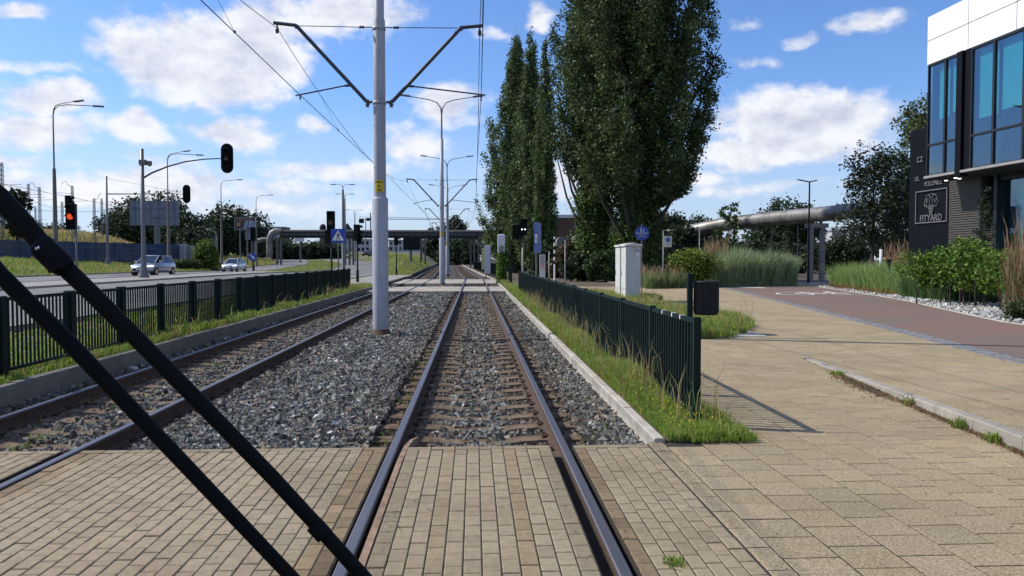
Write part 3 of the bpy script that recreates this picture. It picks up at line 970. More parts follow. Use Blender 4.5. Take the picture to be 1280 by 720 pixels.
# bits of leaf, grit and litter on the paving
n = 420
px = np.concatenate([RNG.uniform(-5, 1.5, 120), RNG.uniform(1.6, 9, 300)]); py = np.concatenate([RNG.uniform(3.6, 7.0, 120), 3.8 + 14 * RNG.random(300) ** 1.5])
ok = (px < step_x(py) - .05) & ~((px < 2.6) & (py > 7.05)); px, py = px[ok], py[ok]; n = len(px)
gg = RNG.uniform(.03, .16, n)
v = blades(px, py, np.full(n, .001), RNG.uniform(.004, .012, n), RNG.uniform(.006, .02, n), RNG.uniform(.8, 3, n), np.stack([gg, gg * .85, gg * .6], 1))
merge("paving_litter", [v], M_grass, "scattered dark bits of leaf and grit on the paving", "litter")
# moss in the joints between the tracks of the pavers
n = 500
px = RNG.choice([-0.52, 0.61, -1.0, 0.9, -3.0], n) + RNG.normal(0, .012, n); py = RNG.uniform(3.6, 7.0, n)
v = blades(px, py, np.full(n, -0.012), RNG.uniform(.004, .016, n), np.full(n, .012), RNG.uniform(.5, 2, n), gcol(n, .3, .6))
merge("joint_moss", [v], M_grass, "moss and seedlings in the joints of the brick paving", "moss")

# grass patch round the cabinets and bin
inp = lambda P: (lambda x, y: in_poly(x, y, P))
PG = [(2.2, 16.3), (5.3, 16.4), (6.0, 17.4), (6.95, 19.5), (7.2, 22), (6.8, 26), (6.35, 28.2), (7.5, 31.5), (7.3, 36), (6.0, 37), (2.2, 37)]
parts = [
    grass(42000, U(2.2, 7.3), U(16.2, 26), flat0, 0.10, 0.30, 0.018, 0.2, 5, inp(PG)),
    grass(26000, U(2.2, 7.5), U(26, 37), flat0, 0.18, 0.42, 0.026, 0.35, 6, inp(PG)),
    grass(900, U(3.2, 6.9), U(17, 35), flat0, 0.4, 0.75, 0.012, 0.9, 6, inp(PG)),
]
merge("grass", parts, M_grass, "uneven grass patch behind the near green fence, round the grey cabinets", "grass")
# left verge
zl = lambda x, y: H(x, y) - 0.01
parts = [
    grass(16000, U(-7.0, -5.77), U(6, 16), zl, 0.04, 0.22, 0.014, 0.2, 8),
    grass(16000, U(-7.4, -5.77), U(16, 46), zl, 0.05, 0.26, 0.024, 0.2, 8),
    grass(9000, U(-9.4, -7.0), U(8, 46), zl, 0.08, 0.2, 0.03, 0.15, 9),
    grass(260, U(-6.7, -5.9), U(14, 42), zl, 0.4, 0.75, 0.016, 0.8, 9),
]
merge("grass", parts, M_grass, "grass strip along the long left fence, beside its grey kerb", "grass")
# far banks
def bank(n, x0, x1, y0, y1, h0, h1, w, dry, test, bright=1.0):
    return grass(n, U(x0, x1), U(y0, y1), zl, h0, h1, w, dry, 4, test, bright)
parts = [bank(60000, -62, -30.4, 46, 125, 0.15, 0.55, 0.06, 0.30, lambda x, y: x < xs(y, B_left) - 0.35)]
merge("grass", parts, M_grass, "rough green bank between the far road and the blue barrier", "grass")
parts = [bank(42000, -110, -55, 85, 160, 0.5, 1.2, 0.14, 1.0, lambda x, y: H(x, y) > 2.2)]
merge("dry_grass", parts, M_grass, "tall straw coloured grass on the railway embankment behind the blue barrier", "grass")
parts = [bank(26000, -26, -5.9, 76, 175, 0.12, 0.4, 0.08, 0.28, lambda x, y: (x > xs(y, A_right) + .3) & (x < -5.9 + drift(y)))]
merge("grass", parts, M_grass, "green grassy mound between the tram tracks and the curving road", "grass")
parts = [bank(22000, -52, -18, 84, 200, 0.12, 0.4, 0.08, 0.3, lambda x, y: (x < xs(y, A_left) - .3) & (x > xs(y, B_right) + .3))]
merge("grass", parts, M_grass, "grass on the widening median between the two roads", "grass")
parts = [bank(30000, -85, -31, 118, 215, 0.25, 0.8, 0.14, 0.55, lambda x, y: x < xs(y, B_left) - 0.4)]
merge("dry_grass", parts, M_grass, "yellowish grass slope beside the road below the silver pipe elbow", "grass")

# ------------------------------------------------------------------ fences
def railing(name, xf, zf, ys, label, h=1.08, nb=13, pw=0.07, group=None, barw=0.032, bx=0.014, post_lo=0.0, tagz=None):
    """steel fence along +Y: posts, panels of frame and upright bars"""
    x0 = xf(ys[0])
    t = empty(name, (x0, ys[0], zf(x0, ys[0])), 0, label, "fence", group)
    o3 = Vector((x0, ys[0], zf(x0, ys[0])))
    for i, y in enumerate(ys):
        x = xf(y); z = zf(x, y)
        mb = MB(); p = Vector((x, y, z)) - o3
        mb.box(p.x - pw / 2, p.x + pw / 2, p.y - pw / 2, p.y + pw / 2, p.z - 0.15, p.z + h, bev=0.006)
        mb.build("post", M_green, t)
    for i in range(len(ys) - 1):
        ya, yb = ys[i] + pw / 2 + 0.02, ys[i + 1] - pw / 2 - 0.02
        pa = Vector((xf(ya), ya, zf(xf(ya), ya))) - o3; pb = Vector((xf(yb), yb, zf(xf(yb), yb))) - o3
        mb = MB()
        for zz_ in (h - 0.045, 0.14):
            mb.bar(pa + Vector((0, 0, zz_)), pb + Vector((0, 0, zz_)), 0.045, 0.045)
        for q in (pa, pb):
            mb.bar(q + Vector((0, 0, 0.16)), q + Vector((0, 0, h - 0.068)), 0.04, 0.04)
        for zz_ in (h - 0.15, 0.3):
            for (q, sgn) in ((pa, -1), (pb, 1)):
                mb.bar(q + Vector((0, 0, zz_)), q + Vector((0, sgn * 0.035, zz_)), 0.025, 0.03)
        for k in range(1, nb + 1):
            q = pa.lerp(pb, k / (nb + 1))
            mb.box(q.x - bx, q.x + bx, q.y - barw / 2, q.y + barw / 2, q.z + 0.163, q.z + h - 0.069)
        mb.build("panel", M_green, t)
    return t

fy = [7.78 + 1.96 * k for k in range(17)]
fr = railing("railing_fence", lambda y: 2.19, lambda x, y: 0.0, fy, "dark green railing fence on the right, from the near corner post to the foot crossing", nb=15, group="green railing fences")
# bright wired tags on the top rail of the nearest panels
for y in (0.55, 0.9, 1.35):
    mb = MB(); mb.box(-0.024, 0.024, y, y + 0.03, 1.02, 1.063)
    mb.build("clip", M_white, fr)
fl = [10.5 + 1.8 * (k - 5) for k in range(23)]
railing("railing_fence", lambda y: -6.05 - 0.0105 * (y - 10), lambda x, y: 0.08, fl, "long green railing fence on the left between the tram track and the road", h=1.10, nb=15, pw=0.12, group="green railing fences", barw=0.020, bx=.011)
ff = [50.5 + 2.0 * k for k in range(3)]
railing("railing_fence", lambda y: 2.35 + float(drift(y)), lambda x, y: 0.0, ff, "short railing piece by the ivy covered post at the crossing", h=1.15, nb=12, group="green railing fences")
ff = [67 + 2.2 * k for k in range(34)]
railing("railing_fence", lambda y: 2.3 + float(drift(y)), lambda x, y: 0.0, ff, "dark railing fence on the right beyond the crossing, towards the tram stop", h=1.3, nb=8, group="green railing fences", barw=0.05)

# blue noise barrier, a thing with panels and posts
P0 = at(-60, 324, 72); P1 = at(226, 324, 101)
zb = 1.45
t = empty("noise_barrier", (P0.x, P0.y, zb), 0, "long dusty blue panel barrier on the bank behind the far road", "barrier")
d = Vector((P1.x - P0.x, P1.y - P0.y, 0)); L_ = d.length; u = d.normalized(); n_ = 22
for k in range(n_ + 1):
    q = u * (L_ * k / n_)
    mb = MB(); mb.box(-0.08, 0.08, -0.08, 0.08, -0.9, 2.05, M=Matrix.Translation(q) @ Matrix.Rotation(math.atan2(u.y, u.x), 4, 'Z'))
    mb.build("post", M_fenceblue, t)
    if k < n_:
        a = q + u * 0.13; b = u * (L_ * (k + 1) / n_) - u * 0.13
        mb = MB()
        for j in range(4):
            mb.bar(a + Vector((0, 0, 0.05 + 0.56 * j)), b + Vector((0, 0, 0.05 + 0.56 * j)), 0.09 - 0.02 * (j % 2), 0.55)
        mb.build("panel", M_fenceblue, t)
# end section turning grey
mb = MB(); e = u * L_
for j in range(5): mb.bar(e + u * (0.3 + 1.3 * j) + Vector((0, 0, -0.5)), e + u * (0.3 + 1.3 * j) + Vector((0, 0, 2.1 - 0.16 * j)), 0.9, 1.2)
mb.build("end_panel", M_signback, t)

# ------------------------------------------------------------------ overhead line poles
LZ = 5.36; MZ = 6.98
def arm_set(s, t, w):
    """one bracket towards side s (-1 left, +1 right) in pole coordinates"""
    tipx = s * 2.30
    mb = MB()
    mb.tube([(s * 0.29, 0, 5.33), (s * 1.86, 0, 7.02)], w, 8)
    mb.tube([(s * 1.86, 0, 7.02), (s * 2.36, 0, 7.07)], w * 0.95, 8)
    mb.disc((s * 1.86, -0.05, 7.0), (0, 1, 0), 0.045, 0.1)
    a = mb.build("bracket_arm", M_bracket, t)
    mb = MB()
    mb.tube([(s * 0.16, 0, 5.33 - 0.0), (s * 0.26, 0, 5.30)], 0.03, 8)
    mb.lathe((s * 0.27, 0, 5.26), [(0.0, -.05), (.05, -.05), (.025, -.02), (.06, 0), (.025, .03), (.06, .05), (.03, .08), (.05, .1), (0, .12)], 12)
    mb.build("insulator", M_porc, a)
    mb = MB()
    mb.tube([(s * 0.14, 0, 7.0), (s * 0.33, 0, 7.0)], 0.012, 6)
    mb.tube([(s * 0.45, 0, 7.0), (s * 1.85, 0, 6.99 + 0.02)], 0.009, 6)
    mb.build("tie_rod", M_wire, t)
    mb = MB()
    mb.lathe((0, 0, 0), [(0, 0), (.02, 0), (.035, .03), (.02, .06), (.035, .09), (.02, .12), (0, .12)], 10)
    o = mb.build("insulator", M_porc, t); o.location = (s * 0.33, 0, 7.0); o.rotation_euler = (0, s * PI / 2, 0)
    mb = MB()
    mb.tube([(s * 0.62, 0, 5.69), (s * 0.78, 0, 5.68)], 0.028, 8)
    cx_ = (0.16 + 2.15) if s > 0 else -(3.93 - 2.15)
    mb.tube([(s * 0.78, 0, 5.68), (cx_ + s * 0.1, 0, LZ + 0.09 + (0.05 if s > 0 else 0))], 0.017, 8)
    mb.tube([(cx_, 0, LZ + 0.1), (cx_, 0, LZ)], 0.018, 6)
    mb.build("steady_arm", M_bracket, a)
    mb = MB()
    mb.tube([(tipx - s * .02, 0, 7.05), (tipx - s * .02, 0, MZ - 0.02)], 0.02, 6)
    mb.lathe((tipx - s * .02, 0, MZ - 0.02), [(0, 0), (.035, 0), (.045, -.05), (.03, -.12), (0, -.13)], 10)
    mb.build("hanger_clamp", M_porc, a)

def catenary_pole(x, y, label, lamp=True, top=11.0, lens=None):
    t = empty("catenary_pole", (x, y, -0.1), 0, label, "catenary pole", "overhead line poles between the tracks")
    mb = MB(); mb.lathe((0, 0, 0), [(.30, -.1), (.30, .015), (.215, .03), (.205, .14), (.19, .15)], 20); mb.build("base_collar", M_rust, t)
    mb = MB(); mb.lathe((0, 0, 0), [(.183, .14), (.183, 3.12), (.16, 3.16), (.14, 3.16)], 22)
    for z in (0.42, 0.86):
        mb.box(-.065, .065, -.189, -.175, z, z + .012, 0)
    mb.disc((0.03, -0.17, .62), (0, -1, 0), .014, .02); mb.build("lower_tube", M_pole, t)
    mb = MB(); mb.lathe((0, 0, 0), [(.14, 3.1), (.138, 5.2), (.136, 7.15), (.115, 7.2), (.112, top), (.0, top)], 22)
    for z in (5.26, 6.93): mb.lathe((0, 0, z), [(.138, 0), (.153, .005), (.153, .07), (.138, .075)], 20)
    mb.build("upper_tube", M_pole, t)
    for s in (-1, 1): arm_set(s, t, 0.042)
    # sun-yellow number plate
    mb = MB()
    n = 8
    for k in range(n):
        a0 = PI * (1.27 + .46 * k / n); a1 = PI * (1.27 + .46 * (k + 1) / n)
        r_ = .153
        vs = [(r_ * math.cos(a), r_ * math.sin(a), z) for z in (3.27, 3.55) for a in (a0, a1)]
        mb.add(vs, [(0, 1, 3, 2)])
    pl = mb.build("number_plate", M_yellow, t)
    if lens: pl.data.materials[0] = M_yellow
    txt(pl, "NOR16", (0, -.157, 3.475), .062, M_black); txt(pl, "06", (0, -.157, 3.385), .062, M_black); txt(pl, "1006", (0, -.157, 3.295), .062, M_black)
    if lamp:
        mb = MB(); mb.lathe((0, 0, 0), [(.06, top), (.05, top + 1.6), (.045, top + 1.7)], 10)
        for s in (-1, 1):
            mb.tube([(0, 0, top + 1.6), (s * 0.06, 0, top + 2.05), (s * 0.3, 0, top + 2.4), (s * 0.8, 0, top + 2.58), (s * 2.1, 0, top + 2.80)], [.045, .04, .035, .03, .028], 8)
        mb.build("lamp_arm", M_galv, t)
        for s in (-1, 1):
            mb = MB(); mb.box(-.35, .35, -.13, .13, -.05, .05, bev=.03)
            o = mb.build("lamp_head", M_galv, t); o.location = (s * 2.42, 0, top + 2.85); o.rotation_euler = (0, -s * .12, 0)
    return t


def txt(parent, s, loc, size, m, rot=(PI / 2, 0, 0), extrude=0.002, name="lettering", align='CENTER', xs_=1.0):
    cu = bpy.data.curves.new(name, 'FONT'); cu.body = s; cu.size = size; cu.extrude = extrude; cu.align_x = align
    cu.materials.append(m)
    oc = bpy.data.objects.new(name, cu)
    me = bpy.data.meshes.new_from_object(oc)
    bpy.data.objects.remove(oc)
    o = bpy.data.objects.new(name, me); COL.objects.link(o)
    o.location = loc; o.rotation_euler = rot; o.scale = (xs_, 1, 1)
    if parent is not None: o.parent = parent
    return o


PX = -2.15
poleY = [18.45, 53.5, 84.5, 117.0]
catenary_pole(PX, poleY[0], "nearest grey tubular pole of the overhead line, yellow plate above its sleeve", lamp=False, top=12.5)
catenary_pole(PX, poleY[1], "second overhead line pole, standing at the foot crossing with twin lamps on top", top=9.7)
catenary_pole(PX + float(drift(84.5)), poleY[2], "third overhead line pole, beyond the foot crossing, its lamps half hidden by the second", top=9.7)
catenary_pole(PX + float(drift(117)), poleY[3], "smallest and most distant overhead line pole, near the pipe bridge", top=9.7)

# wires: one line per track
ally = [-16.6] + poleY + [150, 184]
def line(name, side, label):
    mx = PX + side * 2.28; cxx = 0.16 if side > 0 else -3.93
    t = empty(name, (mx, poleY[0], MZ - .1), 0, label, "overhead line", "overhead lines above the tracks")
    o3 = Vector((mx, poleY[0], MZ - .1))
    mbm, mbc, drops = MB(), MB(), []
    for i in range(len(ally) - 1):
        a, b = ally[i], ally[i + 1]
        pts = []; pc = []
        zig = (-0.15 if i % 2 else 0.15)
        for k in range(15):
            f = k / 14; y = a + (b - a) * f
            xd = float(drift(y))
            z = MZ - 0.13 - 4 * 0.95 * f * (1 - f)
            pts.append(Vector((mx + xd, y, z)) - o3)
            pc.append(Vector((cxx + xd - (side * .06) * (1 - 2 * abs(f - .5)), y, LZ)) - o3)
        mbm.tube(pts, 0.0075, 5, caps=False); mbc.tube(pc, 0.0085, 5, caps=False)
        for k in (2, 4, 6, 8, 10, 12):
            if i < 4:
                d_ = MB(); d_.tube([pts[k], pc[k]], 0.0035, 4, caps=False)
                d_.box(pc[k].x - .012, pc[k].x + .012, pc[k].y - .03, pc[k].y + .03, pc[k].z - .01, pc[k].z + .03)
                drops.append(d_)
    mbm.build("messenger_wire", M_wire, t); mbc.build("contact_wire", M_wire, t)
    for d_ in drops: d_.build("dropper", M_wire, t)
line("overhead_line", 1, "thin wires of the overhead line running away above the right-hand track")
line("overhead_line", -1, "thin wires of the overhead line slanting across the sky above the left-hand track")

# ------------------------------------------------------------------ road lamps
def street_lamp(x, y, z, h, arms, label, m=M_gconc, r0=0.19, r1=0.11, tube=0.62, group="tall road lamps"):
    t = empty("street_lamp", (x, y, z), 0, label, "street lamp", group)
    zt = h * tube
    mb = MB(); mb.lathe((0, 0, 0), [(r0 * 1.15, -.3), (r0 * 1.15, .25), (r0, .3), (r1, zt), (r1 * .55, zt + .12)], 12); mb.build("column", m, t)
    mb = MB(); mb.lathe((0, 0, 0), [(r1 * .55, zt), (.045, h - .8)], 10)
    for (dx, dy, rise) in arms:
        mb.tube([(0, 0, h - .85), (dx * .03, dy * .03, h - .45), (dx * .12, dy * .12, h - .18), (dx * .35, dy * .35, h - .06), (dx, dy, h - .06 + rise)], [.045, .04, .036, .032, .03], 8)
    mb.build("lamp_arm", M_galv, t)
    for (dx, dy, rise) in arms:
        d = Vector((dx, dy, 0)); l = d.length
        mb = MB(); mb.box(-.1, .62, -.13, .13, -.06, .05, bev=.03)
        o = mb.build("lamp_head", M_galv, t); o.location = (dx, dy, h - .06 + rise); o.rotation_euler = (0, -math.atan2(rise, l), math.atan2(dy, dx))
    return t

def lampat(u, vtop, Y, arms, label, **k):
    p = at(u, vtop, Y); z = float(H(p.x, p.y)) if p.x < -5.8 else 0.0
    return street_lamp(p.x, p.y, z, p.z - z, arms, label, **k)

lampat(66, 129, 58.5, [(1.8, -0.5, .12), (2.6, .6, 0)], "tallest street lamp, at far left behind the blue barrier bank, two arms")
lampat(209, 191, 81.5, [(1.9, -0.6, .15), (2.7, .6, -.05)], "street lamp with two arms rising behind the first silver car")
lampat(276, 225, 108, [(2.2, 0, .1)], "single-arm street lamp at the right side of the round bush")
lampat(320, 244, 136, [(2.2, 0, .1)], "single-arm street lamp beside the blue arrow sign")
lampat(428.5, 230, 116, [(-1.1, 0, 0), (1.1, 0, 0)], "thick T-shaped median lamp beside the pedestrian sign", m=M_galv, r0=.26, r1=.15, tube=.93, group="T-shaped median lamps")
lampat(431, 242, 148, [(-1.1, 0, 0), (1.1, 0, 0)], "T-shaped median lamp standing just behind the thick one", m=M_galv, r0=.22, r1=.12, tube=.93, group="T-shaped median lamps")
lampat(443.5, 262, 190, [(-1.3, 0, 0), (1.3, 0, 0)], "slim T-shaped median lamp right of the thick one", m=M_galv, r0=.2, r1=.1, tube=.93, group="T-shaped median lamps")
lampat(457, 271, 235, [(-1.3, 0, 0), (1.3, 0, 0)], "smallest T-shaped lamp, left of the near grey pole", m=M_galv, r0=.2, r1=.1, tube=.93, group="T-shaped median lamps")
# modern black double-head lamp on the right
p = at(1012, 226, 55)
t = empty("street_lamp", (p.x, p.y, 0), 0, "slim black lamp post with two flat heads beside the big pipe", "street lamp")
mb = MB(); mb.lathe((0, 0, 0), [(.1, -.1), (.1, .3), (.08, .35), (.05, p.z - .1), (.0, p.z - .08)], 12); mb.build("column", M_dark, t)
for (a, l) in ((PI * 0.98, 0.85), (0.25, 0.55), (-0.5, 0.5)):
    mb = MB(); mb.box(0, l, -.09, .09, -.03, .03, bev=.01)
    o = mb.build("lamp_head", M_dark, t); o.location = (0, 0, p.z - .08); o.rotation_euler = (0, -.2, a)

# ------------------------------------------------------------------ signals
def signal_head(t, loc, s=1.0, rz=0.0, lit=None, board=False, n=3, back=False):
    mb = MB()
    w, h = .17 * s, .17 * s * n
    if board:
        pts = []
        for k in range(9): pts.append((-(w * 1.9) * math.cos(PI * k / 8), -.02, h * .92 + w * 1.9 * math.sin(PI * k / 8)))
        for k in range(9): pts.append(((w * 1.9) * math.cos(PI * k / 8), -.02, -h * .92 - w * 1.9 * math.sin(PI * k / 8)))
        mb.prism(pts, (0, .04, 0))
        mb.box(-w, w, -.2 * s, -.02, -h, h, bev=.01)
    else:
        mb.box(-w, w, -.14 * s, .14 * s, -h, h, bev=.015)
    o = mb.build("signal_head", M_black, t)
    o.location = loc; o.rotation_euler = (0, 0, rz)
    yf = -.2 * s if board else -.14 * s
    for k in range(n):
        z = h - w * (2 * k + 1)
        mv = MB()
        m_ = 10
        for q in range(m_):
            a0 = PI * q / m_ - .15; a1 = PI * (q + 1) / m_ + .0
            r = w * .82
            mv.add([(r * math.cos(a0), yf, z + r * math.sin(a0)), (r * math.cos(a1), yf, z + r * math.sin(a1)), (r * math.cos(a1), yf - .2 * s, z + r * math.sin(a1) - .02), (r * math.cos(a0), yf - .2 * s, z + r * math.sin(a0) - .02)], [(0, 1, 2, 3)])
        mv.build("visor", M_black, o)
        ml = MB(); ml.disc((0, yf + .01, z), (0, -1, 0), w * .7, .02)
        ml.build("lens", lit[k] if lit and lit[k] else M_black, o)
    return o

# mast with long curved arm over the road
def arm_mast(u, vb, vt, Y, arm_pts, label, hz, m=M_galv, camera_box=False, scale=1.0, lit=None, stay=None):
    b = at(u, vb, Y); top = at(u, vt, Y); z = float(H(b.x, b.y)) + .1
    t = empty("traffic_light_mast", (b.x, b.y, z), 0, label, "traffic light", "traffic light masts over the road")
    mb = MB(); mb.lathe((0, 0, 0), [(.34, -.1), (.30, .05), (.2, .5), (.15, .9), (.13, 2.5), (.10, top.z - z), (0, top.z - z)], 14); mb.build("mast", m, t)
    P = [Vector((at(a, c, Y).x - b.x, 0, at(a, c, Y).z - z)) for (a, c) in arm_pts]
    mb = MB(); mb.tube(P, [.06 - .03 * i / (len(P) - 1) for i in range(len(P))], 8); mb.build("arm", M_dark, t)
    if stay:
        q = at(stay[0], stay[1], Y); mb = MB(); mb.tube([(0, 0, top.z - z - .25), (q.x - b.x, 0, q.z - z)], .012, 5); mb.build("stay_wire", M_wire, t)
    h_ = signal_head(t, (P[-1].x + .3 * scale, -.05, P[-1].z), scale, 0, lit, True)
    if camera_box:
        mb = MB(); mb.tube([(0.1, 0, 0), (.42, 0, 0)], .05, 8); mb.lathe((.45, 0, 0), [(0, .1), (.13, .08), (.15, -.05), (.12, -.18), (0, -.26)], 12)
        q = at(u, 203, Y); o = mb.build("camera_dome", M_galv, t); o.location = (0, 0, q.z - z)
        mb = MB(); mb.box(-.2, .2, -.15, .15, -.16, .16, bev=.03); o = mb.build("junction_box", M_galv, t); o.location = (.05, 0, q.z - z)
    return t

arm_mast(180, 349, 186, 50, [(180, 222), (190, 216), (210, 208), (232, 202), (255, 199), (277, 198)], "near traffic light mast on the median, long curved arm holding the big dark signal", 0, camera_box=True,
         scale=1.15, lit=[None, M_sigdark, None])
arm_mast(135, 338, 220, 84, [(135, 242.5), (160, 242.5), (200, 242.5), (229, 242.5)], "farther traffic light mast with a straight horizontal arm and smaller signal", 0, scale=1.2, stay=(226, 240))
# signal with red lit on the far kerb
b = at(96, 334, 62); z = float(H(b.x, b.y))
t = empty("traffic_light", (b.x, b.y, z), 0, "traffic light at the far roadside showing red, in front of the blue barrier", "traffic light")
p = at(94, 258, 62)
mb = MB(); mb.lathe((0, 0, 0), [(.09, -.3), (.08, 1.0), (.07, p.z - z), (0, p.z - z)], 10); mb.build("post", M_galv, t)
q = at(90.5, 271, 62)
signal_head(t, (q.x - b.x, -.15, q.z - z), 1.9, .1, [None, M_sigred, None])
q = at(85, 251, 62); o = signal_head(t, (q.x - b.x, .1, q.z - z), 1.2, 1.3, None, n=2)
# second small post right of the wiper
def post_signal(u, vb, Y, vh, label, rz=0.0, s=1.3, lit=None, n=3, side=None, gz=None, cat="traffic light", mp=M_dark, off=0):
    b = at(u, vb, Y); z = (float(H(b.x, b.y)) if b.x < -5.8 else 0.0) if gz is None else gz
    q = at(u, vh, Y)
    t = empty("traffic_light", (b.x, b.y, z), 0, label, cat)
    mb = MB(); mb.lathe((0, 0, 0), [(.10, -.1), (.09, .8), (.06, .85), (.055, q.z - z + .3), (0, q.z - z + .3)], 10); mb.build("post", mp, t)
    signal_head(t, (off, -.12, q.z - z), s, rz, lit, n=n)
    if side: 
        q2 = at(u, side[0], Y); signal_head(t, (side[1], 0, q2.z - z), s * .9, side[2], None, n=2)
    return t

post_signal(414.5, 334, 50, 278, "traffic light above the left fence end, next to the pedestrian crossing sign", s=1.35, lit=[None, M_sigdark, None], side=(296, -.15, 1.2), gz=.12)
post_signal(447, 355, 53, 291, "slim traffic light at the road edge, left of the near grey pole", rz=1.2, s=1.05, side=(299, .12, 0))
post_signal(495.5, 342, 76, 301, "slender signal on the tip of the grass mound", rz=1.5, s=1.2, n=2)
post_signal(653.5, 345, 41.5, 284, "tram signal with two white lamps in front of the poplars", s=1.25, lit=[None, None, None], n=2, mp=M_galv, gz=0, side=(290, -.35, 1.3))
t = [o for o in COL.objects if o.get("label") == "tram signal with two white lamps in front of the poplars"][0]
mb = MB()
for dx in (-.06, .10): mb.disc((dx, -.325, 0), (0, -1, 0), .035, .02)
q = at(653.5, 287, 41.5); o = mb.build("lit_lens", M_sigwhite, t); o.location = (0, 0, q.z)
# small signal by the blue arrow sign
post_signal(317.5, 338, 100, 293, "small dark signal near the brown billboard, above the blue arrow sign", s=1.6)

# ------------------------------------------------------------------ signs
# pedestrian crossing sign
b = at(423, 330, 47.5)
t = empty("pedestrian_crossing_sign", (b.x, b.y, .12), 0, "square blue pedestrian crossing sign on a post behind the left fence", "road sign")
q = at(423, 295, 47.5)
mb = MB(); mb.tube([(0, 0, -.1), (0, 0, q.z + .25)], .035, 10); mb.build("post", M_galv, t)
mb = MB(); mb.box(-.42, .42, -.06, -.04, q.z - .12 - .4, q.z - .12 + .42, bev=.004); f = mb.build("panel", M_blue, t)
zc = q.z - .12
mb = MB(); mb.prism([(-.35, -.066, zc - .27), (.35, -.066, zc - .27), (0, -.066, zc + .34)], (0, .005, 0)); w_ = mb.build("triangle", M_white, f)
mb = MB()
yy = -.0705
def fl(pts): mb.prism([(x, yy, zc + z) for x, z in pts], (0, .004, 0))
mb.disc((0.01, yy, zc + .155), (0, 1, 0), .035, .004)
fl([(-.03, .11), (.05, .11), (.045, -.05), (-.02, -.05)])
fl([(-.02, -.05), (.02, -.05), (-.09, -.24), (-.13, -.24)]); fl([(.0, -.05), (.045, -.05), (.12, -.24), (.08, -.24)])
fl([(-.03, .11), (-.02, .06), (-.10, -.02), (-.12, .0)]); fl([(.05, .11), (.03, .07), (.10, -.01), (.12, .01)])
for k in range(4): fl([(-.26 + .14 * k, -.245), (-.2 + .14 * k, -.245), (-.21 + .14 * k, -.265), (-.28 + .14 * k, -.265)])
mb.build("walker", M_black, f)
# blue arrow sign at the median nose
b = at(316, 341.5, 84); z = float(H(b.x, b.y))
t = empty("keep_right_sign", (b.x, b.y, z + .1), 0, "round blue sign with a white arrow pointing down to the right, at the median nose", "road sign")
q = at(316, 321, 84); zq = q.z - z - .1
mb = MB(); mb.tube([(0, 0, -.1), (0, 0, zq + .35)], .05, 10); mb.build("post", M_dark, t)
mb = MB(); mb.disc((0, -.06, zq), (0, -1, 0), .42, .02, 28); f = mb.build("panel", M_blue, t)
mb = MB(); R45 = Matrix.Translation((0, 0, zq)) @ Matrix.Rotation(R(40), 4, 'Y')
for poly in ([(-.28, .05), (.08, .05), (.08, -.05), (-.28, -.05)], [(.04, .17), (.30, 0), (.04, -.17), (.10, 0)]):
    mb.prism([R45 @ Vector((x, -.086, zz_)) for x, zz_ in poly], (0, .004, 0))
mb.build("arrow", M_white, f)
mb = MB(); mb.box(-1.2, 1.2, -.3, 3.0, -.12, .0); mb.build("island_slab", M_conc2, t)
# round foot and cycle path sign behind the cabinets
b = at(802, 345, 37)
t = empty("shared_path_sign", (b.x, b.y, 0), 0, "round blue foot and cycle path sign behind the grey cabinets", "road sign")
q = at(802, 291.5, 37)
mb = MB(); mb.tube([(0, 0, -.05), (0, 0, q.z + .42)], .03, 10); mb.build("post", M_galv, t)
mb = MB(); mb.disc((0, -.04, q.z), (0, -1, 0), .335, .015, 28); f = mb.build("panel", M_blue, t)
mb = MB(); y_ = -.060
mb.box(-.30, .30, y_ - .002, y_ + .003, q.z - .012, q.z + .012)
def fl2(pts, dx=0, dz=0, s=1): mb.prism([(x * s + dx, y_, q.z + dz + z_ * s) for x, z_ in pts], (0, -.004, 0))
for (dx, s) in ((-.05, 1.0), (.07, .7)):
    mb.disc((dx, y_, q.z + .05 + .2 * s), (0, -1, 0), .028 * s, .004)
    fl2([(-.03, .16), (.03, .16), (.02, .07), (-.02, .07)], dx, .03, s); fl2([(-.02, .08), (.005, .08), (-.025, 0), (-.045, 0)], dx, .03, s); fl2([(0, .08), (.02, .08), (.05, 0), (.03, 0)], dx, .03, s)
for c_ in (-.1, .1):
    mb.tube([(c_ + .065 * math.cos(w), y_ - .003, q.z - .14 + .065 * math.sin(w)) for w in np.linspace(0, 2 * PI, 15)], .006, 4)
mb.tube([(-.1, y_ - .004, q.z - .14), (-.05, y_ - .004, q.z - .07), (.06, y_ - .004, q.z - .07), (.1, y_ - .004, q.z - .14), (0, y_ - .004, q.z - .14), (-.05, y_ - .004, q.z - .07)], .007, 4)
mb.build("symbols", M_white, f)
# small white parking rules plate
b = at(834.5, 340, 44)
t = empty("small_white_sign", (b.x, b.y, 0), 0, "small white rectangular sign with a blue disc, between the pipe and the rounded shrub", "road sign")
q = at(834.5, 302, 44)
mb = MB(); mb.tube([(0, 0, -.05), (0, 0, q.z + .3)], .025, 8); mb.build("post", M_dark, t)
mb = MB(); mb.box(-.21, .21, -.05, -.035, q.z - .3, q.z + .3, bev=.003); f = mb.build("panel", M_cab, t)
mb = MB(); mb.disc((0, -.053, q.z + .1), (0, -1, 0), .15, .003, 20, 0); mb.build("disc", M_bluebox, f)
mb = MB(); mb.disc((0, -.057, q.z + .1), (0, -1, 0), .04, .002, 14, 0); mb.box(-.12, -.02, -.055, -.052, q.z - .17, q.z - .14); mb.box(0, .13, -.055, -.052, q.z - .17, q.z - .14); mb.build("text_line", M_black, f)
